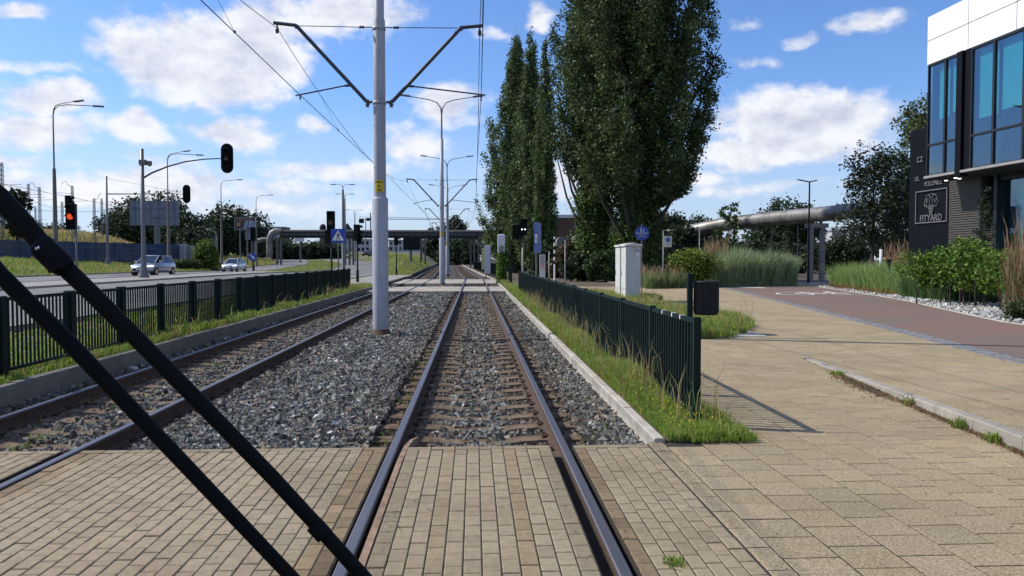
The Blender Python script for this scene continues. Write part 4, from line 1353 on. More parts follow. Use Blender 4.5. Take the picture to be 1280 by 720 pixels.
# tram stop totem
b = at(670.5, 343, 43)
t = empty("stop_totem", (b.x, b.y, 0), 0, "tall blue and white box sign on a pale post beside the fence", "sign")
mb = MB(); mb.tube([(0, 0, 0), (0, 0, 2.6)], .05, 10); mb.build("post", M_galv, t)
za = at(0, 316, 43).z; zc_ = at(0, 277, 43).z
mb = MB(); mb.box(-.05, .17, -.35, .35, za, zc_, bev=.01); f = mb.build("box", M_bluebox, t); f.rotation_euler = (0, 0, -.35)
mb = MB(); mb.box(-.056, -.05, -.30, .2, za + .12, zc_ - .12); mb.build("side_panel", M_white, f)
mb = MB(); mb.box(.02, .15, -.356, -.35, za + .55, za + 1.0); mb.build("white_label", M_white, f)
txt(f, "T", (.085, -.362, za + .62), .28, M_bluebox)
# poster frame next to it
b = at(678, 345, 42)
t = empty("notice_frame", (b.x, b.y, 0), 0, "narrow white notice frame with a red poster beside the stop totem", "notice board")
z0_, z1_ = at(0, 341, 42).z, at(0, 318, 42).z
mb = MB(); mb.box(-.15, .15, -.03, .03, max(.02, z0_ - .5), z1_, bev=.004); mb.build("frame", M_cab, t)
mb = MB(); mb.box(-.11, .11, -.036, -.031, (z0_ + z1_) / 2, z1_ - .04); mb.build("dark_panel", M_signback, t)
mb = MB(); mb.box(-.11, .11, -.036, -.031, z0_ + .15, (z0_ + z1_) / 2 - .02); mb.build("poster", mat("poster_pink", (.55, .28, .28), .6, col2=(.6, .55, .5), c2scale=5), t)
# striped post and thin poles
b = at(693, 345, 47)
t = empty("striped_post", (b.x, b.y, 0), 0, "thin post striped black and white among the trees beside the totem", "post")
zt_ = at(0, 295, 47).z
mb = MB(); mb.tube([(0, 0, 0), (0, 0, zt_)], .045, 8); mb.build("shaft", M_white, t)
for k in range(4):
    mb = MB(); mb.tube([(0, 0, zt_ - .35 - .42 * k), (0, 0, zt_ - .14 - .42 * k)], .05, 8)
    mb.build("black_band", M_black, t)
for (u_, Y_, vt_, lb) in ((686.5, 44, 314, "short thin grey pole right of the notice frame"), (706.5, 45, 300, "thin grey pole in front of the silver pipe end"), (829, 46, 288, "thin bare pole left of the small white sign"), (964, 56, 285, "thin grey pole below the big pipe, behind the reeds"), (996.5, 58, 282, "thin grey pole beside the concrete pipe support"), (874, 54, 286, "thin pole behind the rounded shrub")):
    b = at(u_, 345, Y_); mb = MB(); zt_ = at(u_, vt_, Y_).z
    mb.lathe((0, 0, 0), [(.045, 0), (.035, zt_), (0, zt_)], 8)
    o = mb.build("thin_pole", M_galv, None); o.location = (b.x, b.y, 0); tag(o, lb, "pole", "thin bare poles")
# ivy covered post with white sign, white and yellow panel further on
b = at(627, 352, 54.5)
t = empty("ivy_post", (b.x, b.y, 0), 0, "post smothered in bright green ivy with a white box on top, at the crossing", "post")
zi = at(0, 316, 54.5).z; zt_ = at(0, 292, 54.5).z
mb = MB(); mb.box(-.1, .1, -.1, .1, 0, zi, bev=.01); mb.build("shaft", M_galv, t)
mb = MB(); mb.box(-.27, .22, -.2, .2, zi, zt_, bev=.05); mb.build("white_box", M_farwhite, t)
n = 2600; a = RNG.uniform(0, 2 * PI, n); zz2 = RNG.uniform(0, zi + .5, n); rr = RNG.uniform(.1, .42, n) * (1 - .3 * zz2 / zi)
IVY = (np.stack([rr * np.cos(a), rr * np.sin(a), zz2], 1), t)
b = at(610, 331, 78)
t = empty("stop_board", (b.x, b.y, 0), 0, "white panel with a yellow edge at the distant stop, under the left poplars", "panel")
z0_, z1_ = .25, at(0, 306, 78).z
mb = MB(); mb.box(-.35, .25, -.1, .1, z0_, z1_, bev=.02); mb.build("white_panel", M_farwhite, t)
mb = MB(); mb.box(-.62, -.36, -.1, .1, z0_ + .4, z1_ - .3, bev=.02); mb.build("yellow_panel", mat("pale_yellow", (.6, .52, .2), .6), t)
mb = MB(); mb.tube([(-.2, 0, 0), (-.2, 0, z0_ + .1)], .05, 8); mb.tube([(.15, 0, 0), (.15, 0, z0_ + .1)], .05, 8); mb.build("leg", M_dark, t)

# ------------------------------------------------------------------ litter bin and cabinets
M_bin = mat("bin_grey", (0.022, 0.025, 0.027), 0.6, var=.15, vscale=6, spec=.2)
b = Vector((4.78, 17.55, 0))
t = empty("litter_bin", b, 0, "dark green litter bin hanging on a square post at the grass edge", "litter bin")
mb = MB(); mb.box(-.055, .055, -.055, .055, -.05, 1.33, bev=.008); mb.build("post", M_green, t)
mb = MB()
mb.lathe((.37, 0, .42), [(0, .02), (.24, .0), (.262, .03), (.262, .70), (.275, .71), (.275, .75), (.255, .75), (.25, .45), (0, .40)], 28)
for k in range(28):
    w_ = 2 * PI * k / 28
    mb.bar((.37 + .266 * math.cos(w_), .266 * math.sin(w_), .46), (.37 + .266 * math.cos(w_), .266 * math.sin(w_), 1.12), .02, .008)
mb.build("basket", M_bin, t)
mb = MB(); mb.bar((.05, 0, .6), (.12, 0, .6), .03, .04); mb.bar((.05, 0, 1.05), (.12, 0, 1.05), .03, .04); mb.build("bracket", M_galv, t)

def cabinet(x, y, w, d, h, label, logo=True):
    t = empty("utility_cabinet", (x, y, 0), 0, label, "electrical cabinet", "grey utility cabinets")
    mb = MB(); mb.box(-w / 2 + .02, w / 2 - .02, -d / 2 + .02, d / 2 - .02, -.1, .16, bev=.01); mb.build("plinth", M_signback, t)
    mb = MB(); mb.box(-w / 2, w / 2, -d / 2, d / 2, .16, h - .14, bev=.012); mb.build("body", M_cab, t)
    mb = MB(); mb.box(-w / 2 - .05, w / 2 + .05, -d / 2 - .05, d / 2 + .05, h - .14, h - .07, bev=.012)
    mb.prism([(-w / 2 - .03, -d / 2 - .03, h - .075), (w / 2 + .03, -d / 2 - .03, h - .075), (0.05, -d / 2 - .03, h)], (0, d + .06, 0)); mb.build("roof", M_cab, t)
    mb = MB(); mb.box(-w / 2 - .006, -w / 2, -d / 2 + .06, d / 2 - .06, .24, h - .22, bev=0)
    dr = mb.build("door", M_cab, t)
    mb = MB(); mb.box(-w / 2 - .02, -w / 2 - .006, d / 2 - .16, d / 2 - .12, 1.0, 1.2); mb.build("handle", M_signback, dr)
    mb = MB(); mb.prism([(-w / 2 - .009, -.09, 1.62), (-w / 2 - .009, .09, 1.62), (-w / 2 - .009, 0, 1.80)], (.003, 0, 0)); mb.build("warning_mark", mat("pale_yellow_sticker", (.62, .52, .22), .6), dr)
    if logo:
        mb = MB(); mb.box(.08, w / 2 - .05, -d / 2 - .004, -d / 2, h - .36, h - .27); mb.build("maker_plate", M_signback, t)
        mb = MB(); mb.box(.1, w / 2 - .06, -d / 2 - .003, -d / 2, h - .52, h - .38); mb.build("label_sticker", M_white, t)
    return t
cabinet(6.0, 30.5, .56, .95, 2.28, "nearer of the two grey cabinets, with a shaded front and stickers", True)
cabinet(5.98, 31.62, .56, 1.05, 2.28, "farther of the two grey cabinets, mostly hidden, its bright side showing", False)

# ------------------------------------------------------------------ leaves and trees
def leaves(C3, size, tone, up=0.3):
    """one four-cornered leaf per centre; returns V, F, col"""
    n = len(C3)
    nrm = RNG.normal(size=(n, 3)); nrm[:, 2] = np.abs(nrm[:, 2]) + up
    nrm /= np.linalg.norm(nrm, axis=1)[:, None]
    a = np.cross(nrm, RNG.normal(size=(n, 3))); a /= np.linalg.norm(a, axis=1)[:, None] + 1e-9
    b = np.cross(nrm, a)
    s = (size * RNG.uniform(.55, 1.3, n))[:, None]
    V = np.zeros((n, 4, 3))
    V[:, 0] = C3 - a * s * .5; V[:, 1] = C3 + b * s * .36 + a * s * .05; V[:, 2] = C3 + a * s * .55; V[:, 3] = C3 - b * s * .36 + a * s * .05
    F = (np.arange(n) * 4)[:, None] + np.arange(4)[None]
    return V.reshape(-1, 3), F, np.repeat(tone, 4, axis=0)

def ltone(n, base=(.055, .085, .03), var=.25, yel=0.08):
    b = np.array(base)[None] * (1 + RNG.normal(0, var, (n, 1))) * (1 + RNG.normal(0, .08, (n, 3)))
    k = (RNG.random(n) < yel)[:, None]
    return np.clip(np.where(k, b * np.array([1.7, 1.45, 1.0]), b), .004, .9)

def clumps(P, nl, rad, rz=None):
    """P (m,3) clump centres -> leaf positions"""
    m = len(P)
    d = RNG.normal(0, 1, (m, nl, 3)) * np.array([rad, rad, rz or rad]) * .5
    return (P[:, None] + d).reshape(-1, 3)

def tree_obj(x, y, z, label, name="tree", cat="tree", group=None):
    return empty(name, (x, y, z), 0, label, cat, group)

def crown_lobes(h0, h1, r, nlobes, seed=None, flat=.8):
    """lobe centres in an egg-shaped crown"""
    out = []
    for i in range(nlobes):
        f = (i + .5) / nlobes
        z = h0 + (h1 - h0) * f
        rr = r * math.sin(PI * min(1, (.18 + .82 * f))) ** .6 if f < 1 else .2
        a = i * 2.4 + random.uniform(-.5, .5)
        q = rr * random.uniform(.35, .75)
        out.append((q * math.cos(a), q * math.sin(a), z, r * random.uniform(.32, .5)))
    return out

def branchy(h0, ends, rt, mb, trunk_top):
    for (x, y, z) in ends:
        zb_ = h0 + (z - h0) * random.uniform(.0, .35); zb_ = min(zb_, trunk_top)
        r = rt * .35
        mid = (x * .45, y * .45, zb_ + (z - zb_) * .55)
        mb.tube([(0, 0, zb_ - .1), mid, (x, y, z)], [r, r * .6, r * .2], 6)

def broad_tree(x, y, z, h, r, label, leaf=.35, nl=26, nc=260, base=(.05, .08, .028), trunk=.3, h0f=.25, name="deciduous_tree", group=None, bare=0.0, cat="tree", yel=.06, nlobes=11):
    t = tree_obj(x, y, z, label, name, cat, group)
    lob = crown_lobes(h * h0f + r * .2, h - r * .3, r, nlobes)
    P = []
    for (cx_, cy_, cz_, lr) in lob:
        k = max(4, int(nc / len(lob)))
        d = RNG.normal(size=(k, 3)); d /= np.linalg.norm(d, axis=1)[:, None]
        rr = lr * RNG.uniform(.35, 1.12, k)[:, None] ** .7
        P.append(np.array([[cx_, cy_, cz_]]) + d * rr * np.array([1, 1, .85]))
    P = np.concatenate(P)
    P = P[P[:, 2] > h * h0f * .8]
    C3 = clumps(P, nl, r * .16)
    v, f, c = leaves(C3, leaf, ltone(len(C3), base, yel=yel))
    npmesh("crown", v, f, M_leaf, col=c, parent=t)
    mb = MB(); tt_ = h * .6
    mb.tube([(0, 0, -.3), (.05, 0, h * h0f), (.1 * r * .3, .05, tt_), (0, 0, h * .85)], [trunk, trunk * .75, trunk * .45, trunk * .12], 10)
    branchy(h * h0f * .9, [(q[0], q[1], q[2]) for q in lob], trunk, mb, tt_)
    mb.build("trunk", M_bark, t)
    return t

def poplar(x, y, z, h, r, label, leaf=.26, nb=46, per=34, nl=16, base=(.042, .066, .03), prof=None, trunk=.55, low=2.0, spread=.9, group="tall poplars right of the tracks", ivy=0, spiky=1.0, sq=1.0):
    """fastigiate tree: many steep branches rising to an envelope"""
    t = tree_obj(x, y, z, label, "poplar_tree", "tree", group)
    prof = prof or [(0.0, .35), (.12, .8), (.3, 1.0), (.5, .95), (.7, .75), (.85, .48), (.95, .22), (1.0, .05)]
    pf = lambda f: float(np.interp(f, [p[0] for p in prof], [p[1] for p in prof])) * r
    P = []; mb = MB()
    for i in range(nb):
        f = (i + .5) / nb
        ztip = low + (h - low) * (f ** .8) * random.uniform(.95, 1.04)
        a = i * 2.39996 + random.uniform(-.3, .3)
        rt_ = pf(min(1, (ztip - low) / (h - low))) * random.uniform(.72, 1.13)
        L0 = (3.0 + (h - low) * .22) * random.uniform(.8, 1.2)
        zs_ = max(low * .4, ztip - L0 * 1.25)
        tip = np.array([rt_ * math.cos(a), rt_ * math.sin(a) * sq, ztip])
        st = np.array([rt_ * .12 * math.cos(a), rt_ * .12 * math.sin(a) * sq, zs_])
        k = per
        s_ = RNG.uniform(.12, 1.0, k)
        bow = np.sqrt(s_)[:, None]
        q = st[None] * (1 - s_[:, None]) + np.concatenate([tip[None, :2] * bow + st[None, :2] * 0, np.full((k, 1), ztip) * s_[:, None] + 0 * bow], axis=1) if False else None
        xy = st[:2][None] + (tip[:2] - st[:2])[None] * (s_ ** .75)[:, None]
        zz_ = zs_ + (ztip - zs_) * s_
        wob = RNG.normal(0, 1, (k, 3)) * np.array([.42, .42, .35]) * (r / 5) * (1.15 - .6 * s_)[:, None]
        P.append(np.concatenate([xy, zz_[:, None]], 1) + wob)
        if i % 2 == 0 and ztip > low + .2 * (h - low):
            mid = st + (tip - st) * .5; mid[:2] *= 1.15
            mb.tube([tuple(st * np.array([0, 0, 1])), tuple(mid), tuple(tip)], [trunk * .26, trunk * .15, trunk * .04], 6)
    P = np.concatenate(P)
    C3 = clumps(P, nl, .46 * (r / 5) ** .5, .55)
    fz_ = np.clip((C3[:, 2] - low) / (h - low), 0, 1)
    env = np.interp(fz_, [q[0] for q in prof], [q[1] for q in prof]) * r
    ang = np.arctan2(C3[:, 1], C3[:, 0])
    env = np.maximum(env, np.where(fz_ < .12, .22 * r, 0)) * (1.0 + .10 * np.sin(ang * 5 + C3[:, 2] * .9) + .07 * np.sin(ang * 9 - C3[:, 2] * 1.9 + 1) + .05 * np.sin(C3[:, 2] * 3.1)) * 1.06 + .3
    C3 = C3[np.hypot(C3[:, 0], C3[:, 1]) < env]
    v, f, c = leaves(C3, leaf, ltone(len(C3), base, .28, .12) * (1 + .22 * np.sin(C3[:, :1] * 1.3 + C3[:, 2:3] * .8) * np.cos(C3[:, 1:2] * 1.1 - C3[:, 2:3] * .5)), up=.1)
    npmesh("crown", v, f, M_leaf, col=c, parent=t)
    mb.tube([(0, 0, -.2), (.1, 0, h * .12), (-.1, .1, h * .35), (0, 0, h * .7), (0, 0, h * .93)], [trunk * 1.25, trunk, trunk * .75, trunk * .4, trunk * .08], 12)
    for (dx, dy) in ((.5, .1), (-.4, .35), (-.2, -.45)):
        mb.tube([(0, 0, h * .03), (dx * trunk * 2, dy * trunk * 2, h * .12), (dx * r * .42, dy * r * .42, h * .42)], [trunk * .7, trunk * .5, trunk * .25], 8)
    mb.build("trunk", M_bark, t)
    if ivy:
        n = ivy; a = RNG.uniform(0, 2 * PI, n); zz_ = RNG.uniform(0, h * .26, n)
        rr = trunk * 1.3 + np.abs(RNG.normal(0, .55, n)) + .25 * np.sin(zz_ * 2.3)
        v, f, c = leaves(np.stack([rr * np.cos(a), rr * np.sin(a), zz_], 1), .2, ltone(n, (.085, .15, .032), .3, .15))
        npmesh("ivy", v, f, M_leaf, col=c, parent=t)
    return t

# big twin poplar
mainprof = [(0.0, .06), (.04, .22), (.08, .48), (.12, .74), (.2, .92), (.35, 1.0), (.55, .98), (.72, .9), (.85, .7), (.94, .4), (1.0, .08)]
sideprof = [(0.0, .05), (.06, .10), (.12, .24), (.2, .56), (.26, .8), (.34, .93), (.5, 1.0), (.6, .8), (.72, .6), (.88, .35), (1.0, .05)]
p = at(796, 340, 62)
poplar(p.x, p.y, 0, 31, 6.2, "huge dark poplar behind the grey cabinets, top out of the picture", nb=92, per=48, nl=42, prof=mainprof, leaf=.22, trunk=.8, low=4.4, ivy=6500, base=(.066, .098, .036))
p = at(741, 340, 66)
poplar(p.x, p.y, 0, 28.5, 4.5, "poplar joined to the huge one on its left side, ivy on its trunk", nb=66, per=40, nl=34, prof=sideprof, leaf=.22, trunk=.6, low=5.0, ivy=5500, base=(.066, .100, .036))
# row towards the distance
p = at(681, 340, 78)
poplar(p.x, p.y, 0, 22.9, 1.4, "slimmest poplar of the farther row, standing next to the ivy clad ones", nb=44, per=26, nl=20, prof=[(0, .6), (.2, 1), (.6, .75), (.8, .5), (.92, .3), (1, .04)], leaf=.22, trunk=.3, low=2.5, base=(.084, .128, .046))
p = at(664, 340, 88)
poplar(p.x, p.y, 0, 26.2, 3.0, "middle poplar of the farther row with a narrow pointed top", nb=52, per=36, nl=20, prof=[(0, .7), (.2, 1), (.45, .78), (.6, .55), (.8, .3), (.92, .18), (1, .03)], leaf=.25, trunk=.4, low=2.0, base=(.086, .130, .050))
p = at(645, 340, 99)
p4prof = [(0.0, .6), (.05, .85), (.12, 1.0), (.25, .98), (.42, .85), (.56, .72), (.76, .30), (.9, .16), (1.0, .03)]
poplar(p.x, p.y, 0, 29.2, 5.0, "farthest poplar leaning towards the tracks, broad at its foot", nb=80, per=48, nl=22, leaf=.26, trunk=.5, low=2.2, prof=p4prof, base=(.092, .138, .052))

# ivy leaves of the ivy post
P, t = IVY
v, f, c = leaves(P, .13, ltone(len(P), (.10, .19, .03), .25, .2)); npmesh("ivy", v, f, M_leaf, col=c, parent=t)

# background trees on the right
bg = [
    (712, 300, 70, 1.9, "reddish bush under the poplars, right of the stop totem", (.085, .062, .035)),
    (735, 305, 80, 2.8, "dark round tree behind the ivy clad trunks", (.035, .05, .025)),
    (690, 306, 74, 2.2, "dark bush filling the gap between the two poplar groups", (.038, .058, .026)),
    (648, 312, 112, 3.2, "green bush below the farthest poplar", (.05, .08, .03)),
    (775, 290, 84, 3.4, "dark tree directly behind the huge poplar trunk", (.030, .045, .024)),
    (757, 312, 60, 1.5, "green bush between the two ivy clad poplar trunks", (.05, .085, .03)),
    (722, 316, 62, 1.3, "small dark bush left of the ivy clad trunks", (.035, .055, .026)),
    (786, 308, 66, 2.0, "dark bush at the right foot of the huge poplar", (.03, .045, .024)),
    (852, 280, 70, 2.4, "dark tree in front of the low end of the big pipe", (.032, .05, .025)),
    (812, 262, 78, 3.0, "loose small tree right of the round blue path sign", (.045, .06, .025)),
    (838, 268, 90, 3.6, "round dark tree above the small white sign", (.035, .055, .025)),
    (868, 270, 105, 4.5, "dark tree crown over the low end of the big pipe", (.030, .048, .024)),
    (884, 298, 74, 3.0, "dark bush below the big pipe at its low end", (.028, .042, .022)),
    (946, 300, 82, 3.4, "dark bush under the middle of the big pipe", (.030, .045, .022)),
    (972, 250, 150, 7.0, "large far tree rising above the pipe, left of the black lamp", (.045, .07, .035)),
    (1000, 255, 150, 5.5, "smaller far tree touching the black lamp post", (.045, .068, .035)),
    (988, 303, 96, 3.6, "dark thicket behind the reeds, left of the pipe support", (.028, .043, .022)),
    (1052, 296, 90, 4.2, "dark bush below the pipe, right of the pipe support", (.03, .045, .022)),
    (925, 303, 66, 2.2, "low bush behind the green reeds", (.04, .06, .026)),
    (850, 306, 66, 2.2, "low dark bush behind the rounded shrub", (.03, .045, .024)),
]
for (u_, vt_, Y_, r_, lb, bs) in bg:
    p = at(u_, vt_, Y_)
    broad_tree(p.x, p.y, -.05, max(p.z, 2.2), r_, lb, leaf=.0038 * Y_, nl=24, nc=420, base=bs, trunk=.14, h0f=.06, name="background_tree", group="trees and bushes behind the cycle path", nlobes=9)
# slender young tree in front of the pipe
p = at(911, 252, 50)
broad_tree(p.x, p.y, 0, p.z, .95, "slender young tree in front of the big pipe", leaf=.17, nl=16, nc=110, base=(.055, .085, .033), trunk=.06, h0f=.38, name="young_tree")
# trees by the building
p = at(1092, 178, 50)
broad_tree(p.x, p.y, 0, p.z, 2.75, "dark open-crowned tree left of the building", leaf=.2, nl=22, nc=330, base=(.033, .045, .025), trunk=.14, h0f=.22, nlobes=15)
p = at(1140, 200, 56)
broad_tree(p.x, p.y, 0, p.z, 2.6, "dark dense tree close against the navy wall", leaf=.22, nl=22, nc=330, base=(.030, .045, .024), trunk=.16, h0f=.15, nlobes=13)
p = at(1147, 118, 72)
broad_tree(p.x + .3, p.y, 0, p.z, 3.6, "tall sunlit tree rising behind the building corner", leaf=.3, nl=24, nc=500, base=(.085, .115, .042), trunk=.3, h0f=.1, nlobes=16)

# rounded shrub by the bin, lit yellow-green
def shrub(x, y, z, h, rx, ry, label, n, leaf, base, name="shrub", stems=0, yel=.15, group=None, lumps=9, lowcut=.0, cat="shrub"):
    t = tree_obj(x, y, z, label, name, cat, group)
    P = []
    for i in range(lumps):
        a = random.uniform(0, 2 * PI); q = random.uniform(0, .6)
        lx, ly, lz = q * rx * math.cos(a), q * ry * math.sin(a), h * random.uniform(lowcut + .2, .78)
        k = n // lumps
        d = RNG.normal(size=(k, 3)); d /= np.linalg.norm(d, axis=1)[:, None]
        P.append(np.array([[lx, ly, lz]]) + d * (RNG.uniform(.2, 1.0, (k, 1)) ** .5) * np.array([rx * .55, ry * .55, h * .3]))
    P = np.concatenate(P); P = P[P[:, 2] > max(.02, lowcut * h)]
    v, f, c = leaves(P, leaf, ltone(len(P), base, .3, yel)); npmesh("foliage", v, f, M_leaf, col=c, parent=t)
    mb = MB()
    for i in range(max(4, stems)):
        a = random.uniform(0, 2 * PI); q = random.uniform(.1, .75)
        bx, by = (q * rx * .8 * math.cos(a), q * ry * .8 * math.sin(a)) if stems else (.1 * math.cos(a), .1 * math.sin(a))
        mb.tube([(bx, by, -.05), (bx * 1.05 + random.uniform(-.06, .06), by, h * .35), (bx * 1.2, by * 1.2, h * .75)], [.028, .02, .008], 6)
    mb.build("stem", M_bark, t)
    return t
p = gp(873, 353.5)
shrub(13.1, 47, 0, 2.35, 1.8, 1.3, "rounded yellow-green shrub behind the litter bin", 9500, .13, (.11, .165, .03), yel=.3, lumps=14)
shrub(at(820, 350, 50).x, 50, 0, 1.3, 1.5, 1.0, "low dull shrub right of the grey cabinets, beside the rounded one", 3500, .13, (.05, .075, .03))

# tall ornamental grasses
def reeds(name, poly, n, h, w, zf, cols, label, lean=(.05, .55), seedn=0):
    xs0 = [q[0] for q in poly]; ys0 = [q[1] for q in poly]
    x = RNG.uniform(min(xs0), max(xs0), n); y = RNG.uniform(min(ys0), max(ys0), n)
    k = in_poly(x, y, poly); x, y = x[k], y[k]; n = len(x)
    hh = h * RNG.uniform(.55, 1.12, n) * (.8 + .4 * patchy(x, y, 1.1, 3))
    ci = RNG.integers(0, len(cols), n)
    c = np.array(cols)[ci] * RNG.uniform(.7, 1.25, (n, 1))
    parts = [blades(x, y, zf(x, y), hh, np.full(n, w) * RNG.uniform(.7, 1.3, n), RNG.uniform(lean[0], lean[1], n), c)]
    if seedn:
        k = RNG.choice(n, min(seedn, n), replace=False); m = len(k)
        parts.append(blades(x[k], y[k], hh[k] * .75, hh[k] * .55, np.full(m, w * 1.5), RNG.uniform(.05, .3, m), np.tile([[.30, .20, .12]], (m, 1)) * RNG.uniform(.7, 1.3, (m, 1))))
    return merge(name, parts, M_grass, label, "tall grass")
z0f = lambda x, y: np.zeros(len(x))
G1, G2, G3, BR = (.24, .36, .14), (.36, .44, .22), (.12, .20, .07), (.26, .18, .11)
a, b = at(893, 0, 48).x, at(1000, 0, 49).x
reeds("reeds", [(a, 47.2), (b, 48.8), (b + .3, 51.5), (a, 51.5)], 15000, 2.25, .04, z0f, [G1, G2, G2, (.25, .34, .22), (.42, .46, .30)], "tall pale green reeds left of the black lamp post")
a2 = at(862, 0, 50).x
reeds("reeds", [(at(800, 0, 46).x, 44), (at(862, 0, 46).x, 45.5), (at(862, 0, 49).x, 50), (at(800, 0, 49).x, 50)], 6000, 1.0, .035, z0f, [G3, G1, G3, BR], "lower darker grasses with brown plumes beside the cabinets", seedn=250)
reeds("reeds", [(at(884, 0, 49).x, 48.5), (at(912, 0, 49).x, 48.5), (at(912, 0, 51).x, 51), (at(884, 0, 51).x, 51)], 2600, 2.1, .035, z0f, [BR, G3], "brown tipped grasses between the rounded shrub and the reeds", seedn=500)
Pm = [(20.6, 45.5), (20.0, 42), (19.2, 38), (18.7, 34.5), (18.4, 31), (20.2, 30), (21.5, 33), (24.5, 40), (25, 46)]
reeds("tall_grass", Pm, 42000, 1.5, .028, z0f, [G1, (.30, .40, .12), (.20, .31, .09)], "dense bank of tall green grasses along the right edge of the cycle path", lean=(.1, .8))
reeds("tall_grass", [(18.3, 33.5), (18.0, 30.5), (18.2, 28.0), (20.0, 28.5), (21.0, 33)], 12000, 1.25, .024, z0f, [G3, (.07, .15, .045)], "darker fountain grass between the green bank and the leafy shrubs", lean=(.2, .9))
reeds("red_stalks", [(20.4, 45.5), (19.9, 42), (19.1, 38), (18.55, 34.5), (18.9, 34.5), (19.5, 38), (20.2, 42), (20.9, 45.5)], 4500, .4, .03, z0f, [(.30, .12, .06), (.25, .17, .07)], "reddish low stalks at the foot of the green grass bank")
reeds("plume_grass", [(21.8, 36), (24, 36), (27, 44), (23, 44)], 3800, 2.0, .03, z0f, [BR, (.33, .25, .14), G3], "brown feathery plume grass behind the green bank, left of the shrubs", seedn=1500)
reeds("plume_grass", [(14.6, 19.6), (16.6, 19.2), (17.4, 22.6), (15.6, 23.0)], 2600, 2.15, .016, z0f, [(.20, .10, .06), BR, G3], "reddish brown plume grass at the right edge of the picture", seedn=900)

# leafy shrubs on stems before the building
sh = [(1165, 29.0, 2.1, 1.25, "leafy hornbeam shrub at the left end of the row by the wall"), (1200, 27.2, 2.35, 1.25, "tallest leafy shrub of the row, below the framed wall sign"),
      (1228, 26.0, 2.0, 1.15, "third leafy shrub of the row, on thin bare stems"), (1254, 24.6, 1.95, 1.2, "leafy shrub before the dark striped wall, thin trunk in white gravel"),
      (1282, 23.4, 1.9, 1.1, "leafy shrub cut by the right picture edge")]
for (u_, Y_, h_, r_, lb) in sh:
    p = at(u_, 350, Y_)
    shrub(p.x, Y_, 0, h_, r_, r_ * .9, lb, 5200, .115, (.075, .145, .022), stems=6, yel=.25, lumps=12, lowcut=.27, group="leafy shrubs in the gravel bed", name="leafy_shrub")
for (u_, Y_, h_, r_, lb) in ((1272, 20.6, .55, .5, "small dark bush on the gravel near the right picture edge"), (1140, 33.5, 1.2, .6, "tuft-like dark bush at the left end of the shrub row")):
    p = at(u_, 350, Y_); shrub(p.x, Y_, 0, h_, r_, r_, lb, 1500, .08, (.05, .075, .03), name="small_bush")
# small conifer against the striped wall
p = at(1232, 240, 30.0)
t = tree_obj(p.x, p.y, 0, "thin small pine in front of the striped wall", "pine_tree", "tree")
P = []
for k in range(26):
    z = 1.6 + (p.z - 1.6) * k / 26; L0 = .62 * (1 - k / 30)
    for j in range(3):
        a = random.uniform(0, 2 * PI); s_ = RNG.uniform(.1, 1, 34)[:, None]
        P.append(np.array([[0, 0, z]]) + s_ * np.array([[L0 * math.cos(a), L0 * math.sin(a), .22]]) + RNG.normal(0, .05, (34, 3)))
P = np.concatenate(P); v, f, c = leaves(P, .075, ltone(len(P), (.035, .05, .03))); npmesh("crown", v, f, M_leaf, col=c, parent=t)
mb = MB(); mb.tube([(0, 0, -.05), (0, 0, p.z)], [.045, .012], 8); mb.build("trunk", M_bark, t)

# ------------------------------------------------------------------ trees on the left
lt = [
    (150, 262, 170, 5.5, "left rounded part of the dark wood edge behind the empty billboard"), (172, 246, 165, 7, "tall dark tree left of the empty billboard"),
    (205, 241, 172, 6.5, "tall dark tree directly behind the empty billboard"), (232, 262, 160, 6, "dark tree right of the empty billboard"),
    (246, 283, 150, 3.8, "low dark tree next to the round bush"), (284, 258, 185, 7.5, "dense dark tree behind the brown billboard, left half"),
    (306, 262, 190, 7, "dense dark tree behind the brown billboard, right half"), (268, 275, 180, 5.5, "smaller dark tree left of the brown billboard"),
    (20, 236, 100, 2.0, "narrow dark tree top poking up beside the wiper"), (60, 284, 140, 5, "low dark trees above the embankment by the tall lamp"),
    (8, 292, 112, 4.0, "dark bush at the left picture edge on the embankment"),
    (360, 302, 230, 6, "dark tree under the pipe bridge, right of the silver elbow"), (390, 305, 240, 6.5, "dark tree below the pipe bridge, left of the pedestrian sign"),
    (340, 300, 225, 5, "dark tree between the billboard and the silver elbow"), (412, 306, 245, 6, "dark tree behind the fence end signal"),
    (566, 272, 260, 7.5, "tall dark tree beyond the pipe bridge, right of the second pole"), (545, 285, 270, 5, "small dark tree beyond the pipe bridge, left of the second pole"),
    (580, 300, 250, 7, "dark tree in shade under the pipe bridge"), (560, 306, 280, 8, "shaded wide tree beyond the tracks under the bridge"),
]
for (u_, vt_, Y_, r_, lb) in lt:
    p = at(u_, vt_, Y_); z = float(H(p.x, p.y)) if p.x < -6 else 0
    z = min(z, p.z - 3)
    broad_tree(p.x, p.y, z, p.z - z, r_, lb, leaf=.0036 * Y_, nl=22, nc=260, base=(.038, .055, .028), trunk=.25, h0f=.08, name="background_tree", group="dark trees along the railway and road", nlobes=11)
p = at(258, 301, 100); z = float(H(p.x, p.y))
shrub(p.x, p.y, z - .2, p.z - z + .5, 2.1, 2.0, "round bright green bush on the slope between two street lamps", 6000, .3, (.095, .15, .035), yel=.3, lumps=14)
p = at(238, 322, 96); z = float(H(p.x, p.y)); shrub(p.x, p.y, z - .2, 1.6, 2.4, 1.6, "low darker bush left of the round bright bush", 2600, .3, (.06, .09, .03))

